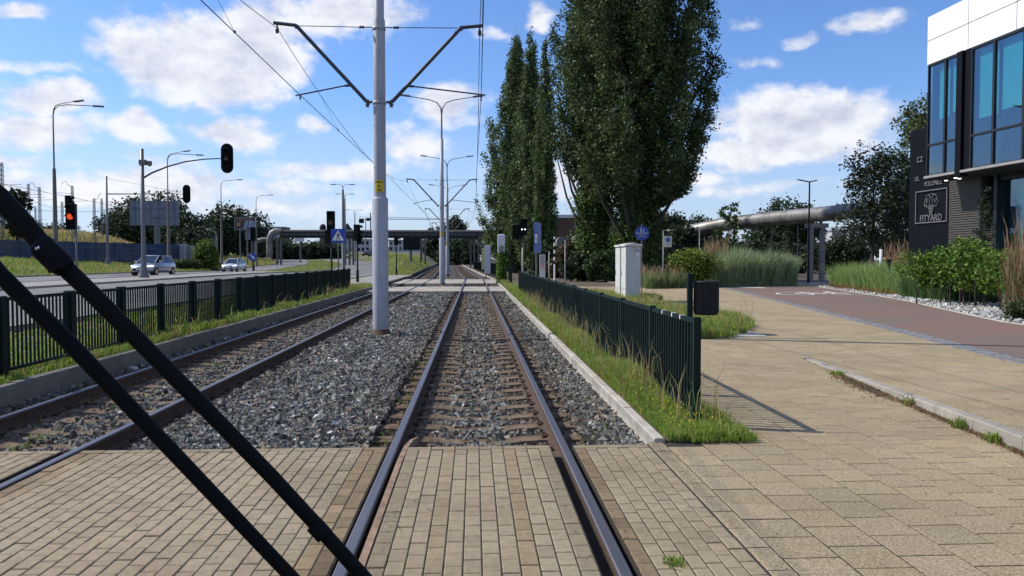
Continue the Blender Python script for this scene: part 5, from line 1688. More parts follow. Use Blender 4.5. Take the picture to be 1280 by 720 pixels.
# distant wood line
n = 26000
u_ = RNG.uniform(-900, 1500, n)
yy_ = RNG.uniform(420, 470, n)
x_ = u_
hh = (9 + 3.5 * np.sin(x_ * .031) + 2.5 * np.sin(x_ * .083 + 1) + 1.5 * np.sin(x_ * .21)) * RNG.uniform(.0, 1.0, n) ** .6
v, f, c = leaves(np.stack([x_, yy_, 1.0 + hh], 1), 4.2, ltone(n, (.055, .075, .05), .18))
o = npmesh("far_woods", v, f, M_leaf, col=c); tag(o, "far line of woods along the horizon behind everything", "woods", kind="stuff")

# ------------------------------------------------------------------ office building at right
bt = empty("office_building", (20.0, 34.8, 0), -math.atan(0.041) , "modern building with a white top band, blue windows and a dark slatted ground floor", "building")
# local frame: -y towards the camera along the facade, +x into the building; s = -y
def bb(name, mats, parent, boxes, bev=0.0):
    mb = MB()
    for (n0, n1, s0, s1, z0, z1) in boxes: mb.box(n0, n1, -s1, -s0, z0, z1, bev=bev)
    return mb.build(name, mats, parent)
bt.rotation_euler = (0, 0, math.atan(0.041))
bb("roof_band", M_panel, bt, [(0.0, 14, k * 2.77 + .018, (k + 1) * 2.77 - .018, z0, z1) for k in range(8) for (z0, z1) in ((10.22, 11.235), (11.27, 12.3))] )
bb("band_core", M_alu, bt, [(.03, 13.9, .03, 22.1, 10.2, 12.25)])
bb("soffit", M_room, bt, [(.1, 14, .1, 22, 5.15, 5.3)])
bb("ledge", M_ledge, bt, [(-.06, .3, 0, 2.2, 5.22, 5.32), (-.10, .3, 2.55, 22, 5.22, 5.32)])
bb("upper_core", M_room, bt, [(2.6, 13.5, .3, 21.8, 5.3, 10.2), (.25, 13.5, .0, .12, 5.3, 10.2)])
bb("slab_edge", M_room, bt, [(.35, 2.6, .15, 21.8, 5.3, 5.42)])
win = [(0.08, 1.24), (1.30, 2.12), (3.0, 4.27), (4.33, 5.9), (5.96, 7.5), (7.56, 9.1), (9.16, 10.7), (10.76, 12.3), (12.36, 13.9)]
fz = [(5.34, 6.62), (6.70, 10.18)]
for i, (s0, s1) in enumerate(win):
    f = bb("window", M_alu, bt, [(0.02, .14, s0 - .03, s0 + .03, 5.3, 10.2), (0.02, .14, s1 - .03, s1 + .03, 5.3, 10.2), (0.0, .14, s0 + .03, s1 - .03, 6.62, 6.70), (0.0, .14, s0 + .03, s1 - .03, 5.3, 5.36), (0.0, .14, s0 + .03, s1 - .03, 10.12, 10.2)])
    for (z0, z1) in fz:
        mb = MB(); mb.box(.07, .09, -s1 + .03, -s0 - .03, z0, z1); mb.build("pane", M_winglass, f)
    bz = [7.75, 7.9, 7.35, 7.45, 7.4, 7.6, 7.4, 7.5, 7.5][i]
    bb("blind", M_blind, f, [(.30, .32, s0 + (.42 if i == 0 else .12), s1 - .04, bz, 10.1)])
bb("fin", M_navy, bt, [(-.07, .3, 2.16, 2.52, 5.1, 10.22), (.05, .3, 2.54, 2.95, 5.3, 10.2)])
# lower storey
bb("navy_wall", M_navy, bt, [(1.5, 8, -3.62, -.42, 0, 7.9)])
mb = MB()
for z in np.arange(.05, 5.1, .105):
    mb.box(1.44, 1.5, -1.68, .42, z, z + .065)
mb.box(1.5, 8, -1.7, .42, 0, 5.15)
mb.build("slatted_wall", M_slat, bt)
bb("dark_recess", M_navy, bt, [(1.75, 8, 1.71, 2.55, 0, 5.15)])
mb = MB()
for z in np.arange(.05, 3.15, .105): mb.box(1.66, 1.74, -2.55, -1.74, z, z + .06)
mb.build("slatted_wall", M_slat, bt)
bb("door_frame", M_alu, bt, [(1.4, 8, 2.56, 2.75, 0, 5.15), (1.5, 8, 2.76, 9, 4.9, 5.15)])
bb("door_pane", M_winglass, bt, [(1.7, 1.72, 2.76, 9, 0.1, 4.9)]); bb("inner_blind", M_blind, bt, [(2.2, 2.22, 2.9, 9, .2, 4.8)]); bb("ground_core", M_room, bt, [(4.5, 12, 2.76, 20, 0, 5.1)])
for (s, n_) in ((1.0, .95), (1.25, .6), (.15, .9)):
    mb = MB(); mb.disc((n_, -s, 5.15), (0, 0, -1), .07, .03, 14); mb.build("downlight", M_sigwhite, bt)
# framed sign
sg = MB()
n0 = 1.44
for (s0, s1, z0, z1) in ((-2.98, -.56, 4.86, 4.90), (-2.98, -.56, 3.36, 3.40), (-2.98, -2.94, 3.40, 4.86), (-.60, -.56, 3.40, 4.86)): sg.box(n0 - .02, n0, -s1, -s0, z0, z1)
sf = sg.build("sign_frame", M_letter, bt)
RS = (PI / 2, 0, -PI / 2)
txt(sf, "FITYARD", (1.44, 1.77, 3.44), .44, M_letter, RS, .01, xs_=.98)
mb = MB()
def em(pts, r=.014): mb.tube([(1.45, 1.77 - a, 4.3 + b) for a, b in pts], r, 5)
for s in (-1, 1):
    em([(s * .10, .06), (s * .06, .24), (s * .2, .38), (s * .36, .34), (s * .42, .18), (s * .34, .04), (s * .25, .06), (s * .24, .17), (s * .31, .2)], .016)
    em([(s * .42, .18), (s * .52, .05), (s * .5, -.12), (s * .36, -.2), (s * .22, -.16)], .016)
    em([(s * .3, .04), (s * .4, -.05), (s * .34, -.12)], .012)
    em([(0, .42), (s * .12, .4), (s * .15, .3)], .012)
    em([(s * .10, .1), (s * .14, -.02), (s * .06, -.1)], .012)
for k in range(7):
    w_ = .24 - .022 * k
    em([(-w_, -.14 - .065 * k), (0, -.165 - .065 * k), (w_, -.14 - .065 * k)], .018)
mb.build("emblem", M_letter, sf)
txt(bt, "CZ", (1.44, 2.95, 6.30), .36, M_letter, RS, .01, align='LEFT'); txt(bt, "UL.", (1.44, 3.10, 5.42), .30, M_letter, RS, .01, align='LEFT')
txt(bt, "POLONEZ", (1.44, 2.32, 5.10), .30, M_letter, RS, .01, align='LEFT')
# low grey wall behind the shrubs and a bench
p = at(1195, 360, 30.5); q = at(1330, 360, 22.5)
mb = MB(); mb.bar((p.x, p.y, .35), (q.x + 3, q.y - 3, .35), .25, .7); o = mb.build("low_wall", M_conc2); tag(o, "low pale concrete wall behind the leafy shrubs", "wall")
b = at(1131, 323, 37)
t = empty("bench", (b.x, b.y, 0), -.3, "wooden bench top glimpsed between the plume grass and the shrubs", "bench")
mb = MB(); [mb.box(-.9, .9, -.25 + .13 * k, -.14 + .13 * k, b.z - .05, b.z + .03, bev=.01) for k in range(4)]; mb.build("seat", M_wood, t)
for s in (-.7, .7):
    mb = MB(); mb.box(s - .06, s + .06, -.2, .2, 0, b.z - .05); mb.build("leg", M_dark, t)
# pale post in the tree
b = at(1101, 340, 46); mb = MB(); mb.lathe((0, 0, 0), [(.1, 0), (.09, 2.2), (0, 2.25)], 10); o = mb.build("pale_post", M_farwhite); o.location = (b.x, b.y, 0); tag(o, "short pale post below the open-crowned tree", "post")

# ------------------------------------------------------------------ big district heating pipe at right
t = empty("heating_pipe", (at(1020, 300, 62).x, 62, 0), 0, "big silver pipe rising to the right over the bushes", "pipeline")
o3 = Vector(t.location)
pts = [at(690, 311, 88), at(770, 306, 84), at(849, 291.5, 80), at(905, 280, 76), at(960, 273.5, 71), at(1035, 267, 64), at(1090, 262, 58)]
mb = MB(); mb.tube([p - o3 for p in pts], .62, 22); pp = mb.build("pipe", M_pipe, t)
for i in range(len(pts) - 1):
    for k in range(5):
        mb = MB()
        c = pts[i].lerp(pts[i + 1], (k + .5) / 5); d = (pts[i + 1] - pts[i]).normalized()
        mb.tube([c - o3 - d * .04, c - o3 + d * .04], .635, 22)
        mb.build("cladding_band", M_pipe, pp)
b = at(1020, 330, 62) - o3
mb = MB(); zt_ = at(0, 283, 62).z
mb.box(b.x - .62, b.x - .32, -.25, .25, 0, zt_); mb.box(b.x + .32, b.x + .62, -.25, .25, 0, zt_); mb.box(b.x - .85, b.x + .85, -.3, .3, zt_, zt_ + .35)
mb.build("support", M_conc2, t)
# short pipe ends under the poplars
for (u_, v_, lb) in ((703, 303, "silver pipe end under the poplars, the left one"), (723, 301, "silver pipe end under the poplars, partly behind leaves")):
    b = at(u_, v_, 72)
    t = empty("pipe_end", (b.x, b.y, 0), 0, lb, "pipe")
    mb = MB(); mb.tube([(0, 0, b.z), (.0, 1.5, b.z), (.9, 4, b.z - .1)], .52, 18); mb.lathe((0, 0, b.z), [(0, 0)], 3); mb.build("tube", M_pipe, t)
    mb = MB(); mb.box(-.2, .2, .6, 1.0, 0, b.z - .45); mb.build("support", M_conc2, t)

# ------------------------------------------------------------------ pipe bridge across road and tracks
PY = 150
def PB(u, v): return at(u, v, PY)
t = empty("pipe_bridge", (PB(592, 0).x, PY, 0), 0, "long dark pipe bridge crossing over the road and the tram tracks", "pipe bridge")
o3 = Vector(t.location)
zt_, zb_ = PB(450, 288).z, PB(450, 297.5).z
xL, xR = PB(352, 0).x - o3.x, PB(640, 0).x - o3.x
mb = MB()
mb.box(xL, xR, -.5, .9, zb_, zb_ + .28); mb.box(xL, xR, -.55, -.45, zb_ + .28, zt_ - .35)
for k in range(34):
    x = xL + (xR - xL) * k / 33; mb.box(x - .06, x + .06, -.62, -.551, zb_, zt_ - .3)
mb.build("girder", M_girder, t)
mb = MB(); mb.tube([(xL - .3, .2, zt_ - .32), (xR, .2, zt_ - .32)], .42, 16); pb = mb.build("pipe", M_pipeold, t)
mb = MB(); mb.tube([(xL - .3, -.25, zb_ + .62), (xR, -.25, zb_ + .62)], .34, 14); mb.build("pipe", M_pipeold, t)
# elbows on the left end
e = [Vector((PB(u_, v_).x, 0, PB(u_, v_).z)) - Vector((o3.x, 0, 0)) for u_, v_ in ((352, 290), (345, 289), (340.5, 291), (338, 296), (337, 303), (337, 322))]
mb = MB(); mb.tube([(p.x, -.1, p.z) for p in e], .58, 16); el = mb.build("elbow", M_pipe, t)
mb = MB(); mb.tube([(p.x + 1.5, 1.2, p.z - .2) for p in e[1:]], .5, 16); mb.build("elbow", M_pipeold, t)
for u_ in (345.5, 437, 528, 590, 600):
    x = PB(u_, 0).x - o3.x; z = float(H(x + o3.x, PY)) if x + o3.x < -8 else 0
    mb = MB()
    for dx in (-.35, .35): mb.box(x + dx - .16, x + dx + .16, -.2, .2, z - .2, zb_ - .22)
    mb.box(x - .8, x + .8, -.3, .3, zb_ - .22, zb_ - .003); mb.build("support", M_gconc, t)
# lower silver pipe at the embankment left of the elbow
t = empty("ground_pipe", (at(284, 300, 158).x, 158, 0), 0, "silver pipe loop behind the round bush and street lamp", "pipe")
o3 = Vector(t.location)
mb = MB(); mb.tube([at(u_, v_, 158) - o3 for u_, v_ in ((225, 290), (250, 289.5), (262, 289), (266.5, 292), (268, 298), (268, 312))], .6, 14); mb.build("tube", M_pipe, t)
b = at(330, 301, 158); mb = MB(); mb.tube([at(u_, v_, 158) - o3 for u_, v_ in ((322, 301.5), (328, 299.5), (340, 299.5))], .45, 14); mb.build("tube", M_pipe, t)

# ------------------------------------------------------------------ billboards
def billboard(u0, u1, v0, v1, Y, front, posts, label, gz=None, frame=M_dark, ribs=0, strip=None):
    a, b = at(u0, v0, Y), at(u1, v1, Y)
    cx_ = (a.x + b.x) / 2; z = float(H(cx_, Y)) if gz is None else gz
    t = empty("billboard", (cx_, Y, z), 0, label, "billboard")
    w = (b.x - a.x) / 2; z0, z1 = b.z - z, a.z - z
    mb = MB(); mb.box(-w, w, -.12, .12, z0, z1); pn = mb.build("panel", front, t)
    mb = MB()
    for (x0, x1, q0, q1) in ((-w - .08, w + .08, z1, z1 + .1), (-w - .08, w + .08, z0 - .1, z0), (-w - .08, -w, z0, z1), (w, w + .08, z0, z1)): mb.box(x0, x1, -.2, .16, q0, q1)
    for k in range(ribs):
        x = -w + 2 * w * (k + .5) / ribs; mb.box(x - .06, x + .06, -.24, -.121, z0, z1)
    if ribs:
        for f in (.35, .72): mb.box(-w, w, -.30, -.241, z0 + (z1 - z0) * f - .05, z0 + (z1 - z0) * f + .05)
    mb.build("frame", frame, t)
    for u_ in posts:
        x = at(u_, 0, Y).x - cx_; r = .13 if len(posts) > 1 else (.4 if b.x - a.x > 5 else .16)
        mb = MB(); mb.tube([(x, .02, -.2), (x, .02, z0 - .1)], r, 10); mb.build("post", M_galv, t)
    return t, pn, w, z0, z1
billboard(163, 223, 252, 281, 118, M_board, [192], "big grey billboard seen from its ribbed back, on a single thick post", ribs=6, frame=M_board)
t, pn, w, z0, z1 = billboard(294, 319, 272.5, 286.5, 140, M_poster, [296.5, 305.5], "brown advertising billboard on two posts, pale blue shapes on its poster", frame=M_signback)
mb = MB(); mb.prism([(-.3, -.135, z0 + .1), (.3, -.135, z0 + .1), (.6, -.135, z1 - .5), (.1, -.135, z1 - .4)], (0, .01, 0)); mb.prism([(.45, -.135, z0 + .3), (w - .1, -.135, z0 + .4), (w - .1, -.135, z1 - .5), (.75, -.135, z1 - .4)], (0, .01, 0)); mb.build("poster_shape", M_posterb, pn)
mb = MB(); mb.box(-w + .2, w - .3, -.136, -.125, z1 - .28, z1 - .2); mb.box(-w + .3, -w + .9, -.136, -.125, z0 + .5, z0 + 1.1); mb.build("poster_line", M_wood, pn)
billboard(307, 317, 289, 299, 150, M_board, [311, 315], "small grey board lower right of the brown billboard", frame=M_board)
billboard(369, 380, 294, 301.5, 175, M_farwhite, [372.5], "small white board on a post under the pipe bridge", frame=M_farwhite)
billboard(505, 524.5, 298, 311.5, 96, M_dark, [512], "dark billboard seen from the back on the grass mound", gz=1.6)
b = at(526, 331, 92); mb = MB(); zt_ = at(0, 297, 92).z; mb.lathe((0, 0, 0), [(.06, 0), (.05, zt_ - 1.2), (0, zt_ - 1.2)], 8); o = mb.build("thin_pole", M_dark); o.location = (b.x, b.y, 1.2); tag(o, "thin dark pole just right of the dark billboard on the mound", "pole")

# ------------------------------------------------------------------ cars
def car(loc, rz, paint, label, lights=M_headl, hatch=1.0, rear=False):
    t = empty("parked_car" if False else "car", loc, rz, label, "car")
    st = [(-2.02, .66, .42, .78), (-1.96, .76, .30, .90), (-1.6, .84, .24, .97), (-.8, .87, .20, .96), (.2, .88, .20, .95), (.95, .87, .20, .94), (1.35, .85, .22, .87), (1.72, .80, .26, .76), (1.93, .70, .30, .66), (2.02, .52, .36, .58)]
    vs = []; fs = []; n = 11
    for (y, w, zb_, zt2) in st:
        ring = [(-w * .9, zb_), (-w, zb_ + .12), (-w * 1.0, (zb_ + zt2) / 2), (-w * .97, zt2 - .12), (-w * .88, zt2 - .02), (0, zt2 + .03), (w * .88, zt2 - .02), (w * .97, zt2 - .12), (w * 1.0, (zb_ + zt2) / 2), (w, zb_ + .12), (w * .9, zb_)]
        vs += [(x, y, z) for x, z in ring]
    for j in range(len(st) - 1):
        for k in range(n - 1): fs.append((j * n + k, j * n + k + 1, (j + 1) * n + k + 1, (j + 1) * n + k))
        fs.append((j * n, (j + 1) * n, (j + 1) * n + n - 1, j * n + n - 1))
    fs += [tuple(range(n)), tuple((len(st) - 1) * n + k for k in range(n))]
    mb = MB(); mb.add(vs, fs, 0, True); body = mb.build("body", paint, t)
    # glasshouse
    gb = [(-1.88, .70, .93), (-1.0, .76, .95), (.3, .77, .94), (1.18, .70, .92)]; gt = [(-1.45, .55, 1.38), (-.8, .58, 1.45), (.0, .59, 1.45), (.32, .55, 1.40)]
    vs = []
    for (a, b) in zip(gb, gt):
        vs += [(-a[1], a[0], a[2]), (a[1], a[0], a[2]), (b[1], b[0], b[2]), (-b[1], b[0], b[2])]
    fs = []
    for j in range(3):
        for k in range(4): fs.append((j * 4 + k, j * 4 + (k + 1) % 4, j * 4 + 4 + (k + 1) % 4, j * 4 + 4 + k))
    fs += [(0, 1, 2, 3), (12, 13, 14, 15)]
    mb = MB(); mb.add(vs, fs); mb.build("glasshouse", M_glass, t)
    mb = MB()
    for s in (-1, 1):
        mb.bar((s * .70, 1.17, .93), (s * .55, .33, 1.42), .05, .06); mb.bar((s * .755, -.05, .93), (s * .59, -.12, 1.45), .04, .08)
        mb.bar((s * .72, -1.75, .93), (s * .56, -1.4, 1.40), .05, .16)
    mb.prism([(-.57, -1.5, 1.38), (.57, -1.5, 1.38), (.61, -.8, 1.46), (.61, 0, 1.46), (.56, .36, 1.405), (-.56, .36, 1.405), (-.61, 0, 1.46), (-.61, -.8, 1.46)], (0, 0, .035))
    mb.build("roof", paint, t)
    for (s, y) in ((-1, 1.28), (1, 1.28), (-1, -1.28), (1, -1.28)):
        mb = MB(); mb.tube([(s * .64, y, .31), (s * .875, y, .31)], .31, 20); w = mb.build("wheel", M_rubber, t)
        mb = MB(); mb.tube([(s * .86, y, .31), (s * .885, y, .31)], .2, 14); mb.build("rim", M_chrome, w)
    yg = 1.99
    mb = MB(); mb.box(-.50, .50, 1.93, 2.035, .36, .50, bev=.01); mb.box(-.42, .42, 1.98, 2.03, .545, .60); mb.build("grille", M_black, t)
    mb = MB(); mb.box(-.26, .26, 2.036, 2.05, .42, .53); mb.build("number_plate", M_white, t)
    for s in (-1, 1):
        mb = MB(); mb.prism([(s * .50, 1.90, .60), (s * .78, 1.66, .64), (s * .82, 1.55, .74), (s * .72, 1.72, .76), (s * .50, 1.92, .70)], (s * .02, .06, .015)); mb.build("headlight", lights, t)
        mb = MB(); mb.box(s * .93 - .09, s * .93 + .09, .72, .84, .95, 1.08, bev=.02); mb.build("mirror", paint, t)
        mb = MB(); mb.box(s * .60 - .12, s * .60 + .12, -2.03, -1.98, .66, .84); mb.build("tail_light", M_redpaint, t)
        mb = MB(); mb.box(s * .885 - .006, s * .885 + .006, -.25, -.05, .74, .77); mb.build("door_handle", paint, t)
    return t
z = float(H(-23.6, 60)) + .035
car((-23.75, 60.5, z), PI - .10, M_silver, "silver hatchback driving this way beside the near traffic light mast", M_headon)
z = float(H(-27.2, 92)) + .035
car((-27.3, 92.5, z), PI - .05, M_wcar, "white hatchback farther along the road, near the blue arrow sign", M_headon)
b = at(461, 325, 205); z = float(H(b.x, b.y)) + .03
car((b.x, b.y, z), -.45, M_bcar, "black car far away on the curving road left of the near pole", M_headl)

# ------------------------------------------------------------------ railway masts, crane, far buildings
for (u_, vt_, Y_, arm, lb) in ((4, 203, 96, 0, "tall lattice mast at the left picture edge"), (37, 230, 118, 0, "first plain railway mast right of the wiper top"), (50.5, 234, 120, -1, "railway mast with a curved arm left of the tallest street lamp"),
                               (70.5, 246, 128, 0, "pale railway mast just right of the tallest street lamp"), (78.5, 252, 132, 0, "short railway mast between the lamp and the red signal"), (91.5, 232, 122, -1, "railway mast with a curved arm behind the red signal"),
                               (118.5, 248, 130, 1, "railway mast with a raised arm left of the dark wood"), (128, 248, 140, 0, "railway mast touching the dark wood edge"), (45, 258, 170, 0, "distant railway mast between the two curved arm masts")):
    b = at(u_, 300, Y_); z = float(H(b.x, b.y)); zt_ = at(u_, vt_, Y_).z - z
    t = empty("railway_mast", (b.x, b.y, z), 0, lb, "railway mast", "railway line masts on the embankment")
    mb = MB(); w = .16
    for (sx, sy) in ((-1, -1), (1, -1), (1, 1), (-1, 1)): mb.bar((sx * w, sy * w, -.5), (sx * w * .7, sy * w * .7, zt_), .05, .05)
    k = 0; zz_ = 0
    while zz_ < zt_ - .5:
        mb.bar((-w, -w, zz_), (w, -w, zz_ + .5), .05, .05); mb.bar((w, w, zz_), (-w, w, zz_ + .5), .05, .05); zz_ += .55
    mb.build("mast", M_galv, t)
    if arm:
        mb = MB(); s = -1.0 * 1 if arm < 0 else 1
        if arm < 0: mb.tube([(0, 0, zt_ - .1), (-.55, 0, zt_), (-.95, 0, zt_ + .65), (-1.3, 0, zt_ + .55), (-1.6, 0, zt_ + .15)], .035, 5)
        else: mb.tube([(0, 0, zt_ - .2), (.5, 0, zt_ - .1), (.8, 0, zt_ + .5), (1.1, 0, zt_ + .9)], .04, 5)
        mb.build("arm", M_galv, t)
    mb = MB(); mb.tube([(-.1, 0, zt_ * .72), (2.2, 0, zt_ * .73)], .03, 5); mb.build("cross_arm", M_galv, t)
# railway overhead wires
t = empty("railway_wires", (-75, 110, 8), 0, "thin railway wires sloping between the masts on the left", "overhead line")
o3 = Vector(t.location)
mb = MB()
for (a, b) in (((0, 229, 95), (145, 258, 135)), ((0, 236, 98), (70, 262, 130)), ((20, 242.5, 118), (52, 243.5, 120)), ((30, 263, 130), (125, 265, 140)), ((70, 241, 122), (93, 242, 122))):
    mb.tube([at(*a) - o3, at(*b) - o3], .025, 4)
mb.build("wire", M_wire, t)
# tower crane
Y_ = 420
b = at(465.5, 300, Y_)
t = empty("tower_crane", (b.x, Y_, 2), 0, "distant tower crane, its jib level above the pipe bridge", "crane")
zj = at(0, 273, Y_).z - 2
mb = MB()
for (sx, sy) in ((-1, -1), (1, -1), (1, 1), (-1, 1)): mb.bar((sx * .9, sy * .9, 0), (sx * .9, sy * .9, zj + 3.5), .3, .3)
for k in range(16): mb.bar((-.9, -.9, k * zj / 16), (.9, -.9, (k + 1) * zj / 16), .2, .2)
mb.build("mast", M_pale if False else M_conc2, t)
xa = at(449, 0, Y_).x - b.x; xb_ = at(560, 0, Y_).x - b.x
mb = MB(); mb.bar((xa, 0, zj), (xb_, 0, zj), .3, .3); mb.bar((xa * .3, 0, zj + 1.2), (xb_, 0, zj + .5), .18, .18)
for k in range(30):
    x = xa * .3 + (xb_ - xa * .3) * k / 30; mb.bar((x, 0, zj), (x + .8, 0, zj + 1.1 - .02 * k), .12, .12)
mb.build("jib", M_signback, t)
mb = MB(); mb.box(xa - .8, xa + 1.6, -1, 1, zj - 2.0, zj + .3, bev=.3); mb.build("counterweight", M_dark, t)
mb = MB(); mb.box(xa + 3, xa + 5, -1, 1, zj - .8, zj + .6); mb.build("winch_box", M_dark, t)

def far_building(u0, u1, v0, v1, Y, m, label, wins=0, roof=None, depth=12, rows=2):
    a, b = at(u0, v0, Y), at(u1, v1, Y)
    cx_ = (a.x + b.x) / 2
    t = empty("far_building", (cx_, Y, 0), 0, label, "building")
    w = (b.x - a.x) / 2
    mb = MB(); mb.box(-w, w, 0, depth, min(0, b.z), a.z); mb.build("wall", m, t)
    mb = MB(); mb.box(-w - .3, w + .3, -.3, depth + .3, a.z + .003, a.z + .5); mb.build("roof", roof or M_signback, t)
    for r in range(rows):
        for k in range(wins):
            x = -w + 2 * w * (k + .5) / wins; z = b.z + (a.z - b.z) * (r + .55) / rows
            mb = MB(); mb.box(x - w / wins * .55, x + w / wins * .55, -.06, -.003, z - .7, z + .7); mb.build("window", M_glass, t)
    return t
far_building(322, 341, 286, 306, 300, M_farblue, "dark blue hall just left of the silver pipe elbow")
far_building(548 - 62, 548 - 10, 301, 321, 330, M_farbld, "pale grey block with window rows under the pipe bridge, behind the dark billboard", 9, rows=3)
far_building(424, 462, 300, 316, 340, M_farbld, "pale grey block with windows under the pipe bridge, left of the near pole", 7, rows=2)
far_building(548, 586, 303, 322, 420, M_conc2, "flat building beyond the tracks, to the right of the second pole", 6, rows=2)
far_building(690, 770, 272.5, 300, 120, M_rooft, "brown low-roofed building behind the poplar trunks", 0, roof=M_farwhite, depth=8)
far_building(1062, 1082, 284, 300, 230, M_farwhite, "small white block seen through the gap right of the big pipe", 3, rows=2)
far_building(1040, 1058, 289, 303, 210, M_farbld, "grey block left of the small white block, below the big pipe", 3, rows=2)
t = far_building(313, 356, 284.5, 290, 420, M_rooft, "low brown roof with vents above the pipe bridge at its left end", 0); 
# spires
for (u_, vt_, w_, lb, dome) in ((433.5, 277.5, 5.5, "dark church spire above the pipe bridge", False), (403, 279, 4.0, "small domed tower above the pipe bridge", True)):
    Y_ = 600; b = at(u_, 300, Y_); z1_ = at(0, vt_, Y_).z; zb_ = at(0, 286, Y_).z
    t = empty("church_tower", (b.x, Y_, 0), 0, lb, "tower")
    mb = MB(); mb.box(-w_ / 2, w_ / 2, 0, w_, 0, zb_); mb.build("wall", M_rooft, t)
    mb = MB()
    if dome: mb.lathe((0, w_ / 2, zb_), [(w_ * .62, 0), (w_ * .6, 2), (w_ * .4, 3.6), (w_ * .1, z1_ - zb_), (0, z1_ - zb_)], 12)
    else: mb.lathe((0, w_ / 2, zb_), [(w_ * .75, 0), (w_ * .4, 1.8), (w_ * .28, 3), (0, z1_ - zb_)], 8)
    mb.build("roof", M_dark, t)

# ------------------------------------------------------------------ windscreen wiper of the tram, close to the camera
WY = 0.80
def WP(u, v, dy=0): return at(u, v, WY + dy)
w0 = WP(62, 318)
t = empty("windscreen_wiper", w0, 0, "two parallel black wiper arms crossing the lower left corner, very close", "wiper")
def W(u, v, dy=0): return WP(u, v, dy) - w0
mb = MB(); mb.tube([W(-90, 175), W(0, 248), W(30, 279), W(60, 314)], [.0114, .0106, .0097, .0088], 12)
mb.tube([W(60, 314), W(120, 372), W(230, 483), W(340, 596), W(400, 661), W(455, 722), W(510, 782)], [.0088, .0084, .0079, .0074, .0072, .0073, .0073], 12)
a_ = mb.build("wiper_arm", M_wiper, t)
mb = MB(); mb.tube([W(-60, 272, .02), W(0, 343, .02), W(90, 432, .02), W(200, 548, .02), W(365, 722, .02), W(430, 790, .02)], [.0086, .0084, .0081, .0076, .0069, .0068], 12)
mb.build("wiper_arm", M_wiper, t)
mb = MB()
c1 = W(62, 316, -.006); dirv = (W(120, 372) - W(0, 256)).normalized()
mb.tube([c1 - dirv * .014, c1 - dirv * .010, c1 + dirv * .016, c1 + dirv * .022], [.0092, .0120, .0116, .0094], 9)
mb.tube([W(52, 310, -.01), W(72, 330, -.01)], [.0105, .0105], 10); mb.tube([W(66, 322, -.012), W(73, 337, -.012)], .009, 10)
kn = mb.build("clamp", M_wiper, t)
mb = MB(); mb.tube([W(46, 312, -.018), W(51, 309.5, -.018)], .0026, 8); mb.build("clamp_screw", M_chrome, kn)
mb = MB(); mb.tube([W(392, 655, -.002), W(406, 670, -.002)], .0089, 12); mb.build("collar", M_wiper, t)

# ------------------------------------------------------------------ sky, clouds and sun
SUN_AZ_X, SUN_AZ_Y = -0.958, 0.287
EL = R(43)
sund = bpy.data.lights.new("sun", 'SUN'); sund.energy = 5.0; sund.angle = R(0.53); sund.color = (1.0, 0.93, 0.82)
suno = bpy.data.objects.new("sun", sund); COL.objects.link(suno)
sv = Vector((SUN_AZ_X * math.cos(EL), SUN_AZ_Y * math.cos(EL), math.sin(EL)))
suno.rotation_euler = sv.to_track_quat('Z', 'Y').to_euler(); suno.location = sv * 60

wd = bpy.data.worlds.new("World"); SC.world = wd; wd.use_nodes = True
nt = wd.node_tree; N = nt.nodes; L = nt.links
bg_ = N["Background"]; bg_.inputs["Strength"].default_value = 0.1
sky = N.new("ShaderNodeTexSky"); sky.sky_type = 'NISHITA'; sky.sun_disc = False
sky.sun_elevation = EL; sky.sun_rotation = math.atan2(sv.x, sv.y); sky.altitude = 50; sky.air_density = 1.0; sky.dust_density = 0.6; sky.ozone_density = 2.0
tc = N.new("ShaderNodeTexCoord"); sep = N.new("ShaderNodeSeparateXYZ"); L.new(tc.outputs["Generated"], sep.inputs[0])
def M2(op, a, b=None, c=None):
    m = N.new("ShaderNodeMath"); m.operation = op
    for i, q in enumerate((a, b, c)):
        if q is None: continue
        if isinstance(q, (int, float)): m.inputs[i].default_value = q
        else: L.new(q, m.inputs[i])
    return m.outputs[0]
az = M2('ARCTAN2', sep.outputs[0], sep.outputs[1]); el = M2('ARCSINE', sep.outputs[2])
clouds = [(225, 72, 80, 50, 1.0), (330, 62, 58, 48, 1.0), (295, 105, 70, 30, .95), (425, 14, 100, 24, .95), (18, 18, 28, 12, .85), (128, 62, 32, 22, .62), (62, 128, 52, 24, .9), (40, 162, 80, 22, .9), (150, 92, 90, 10, .55), (40, 88, 60, 9, .6),
          (181, 164, 34, 24, .95), (297, 166, 46, 22, .98), (420, 208, 85, 22, .78), (392, 153, 26, 10, .75), (560, 130, 62, 28, .9), (520, 175, 60, 30, .7), (672, 14, 26, 15, .8), (610, 42, 38, 14, .55),
          (1010, 158, 115, 42, 1.0), (930, 190, 60, 22, .9), (1075, 165, 60, 22, .8), (936, 82, 44, 13, .72), (1000, 50, 40, 12, .62), (925, 28, 34, 10, .55), (1090, 33, 38, 15, .85), (120, 232, 330, 30, .78), (330, 262, 240, 20, .62),
          (960, 235, 150, 16, .6), (700, 220, 100, 40, .7), (20, 196, 110, 14, .7), (880, 222, 40, 12, .75), (1160, 130, 30, 10, .4)]
field = None
nzv = N.new("ShaderNodeCombineXYZ"); L.new(M2('MULTIPLY', az, 1.0), nzv.inputs[0]); L.new(M2('MULTIPLY', el, 1.55), nzv.inputs[1]); nzv.inputs[2].default_value = 3.3
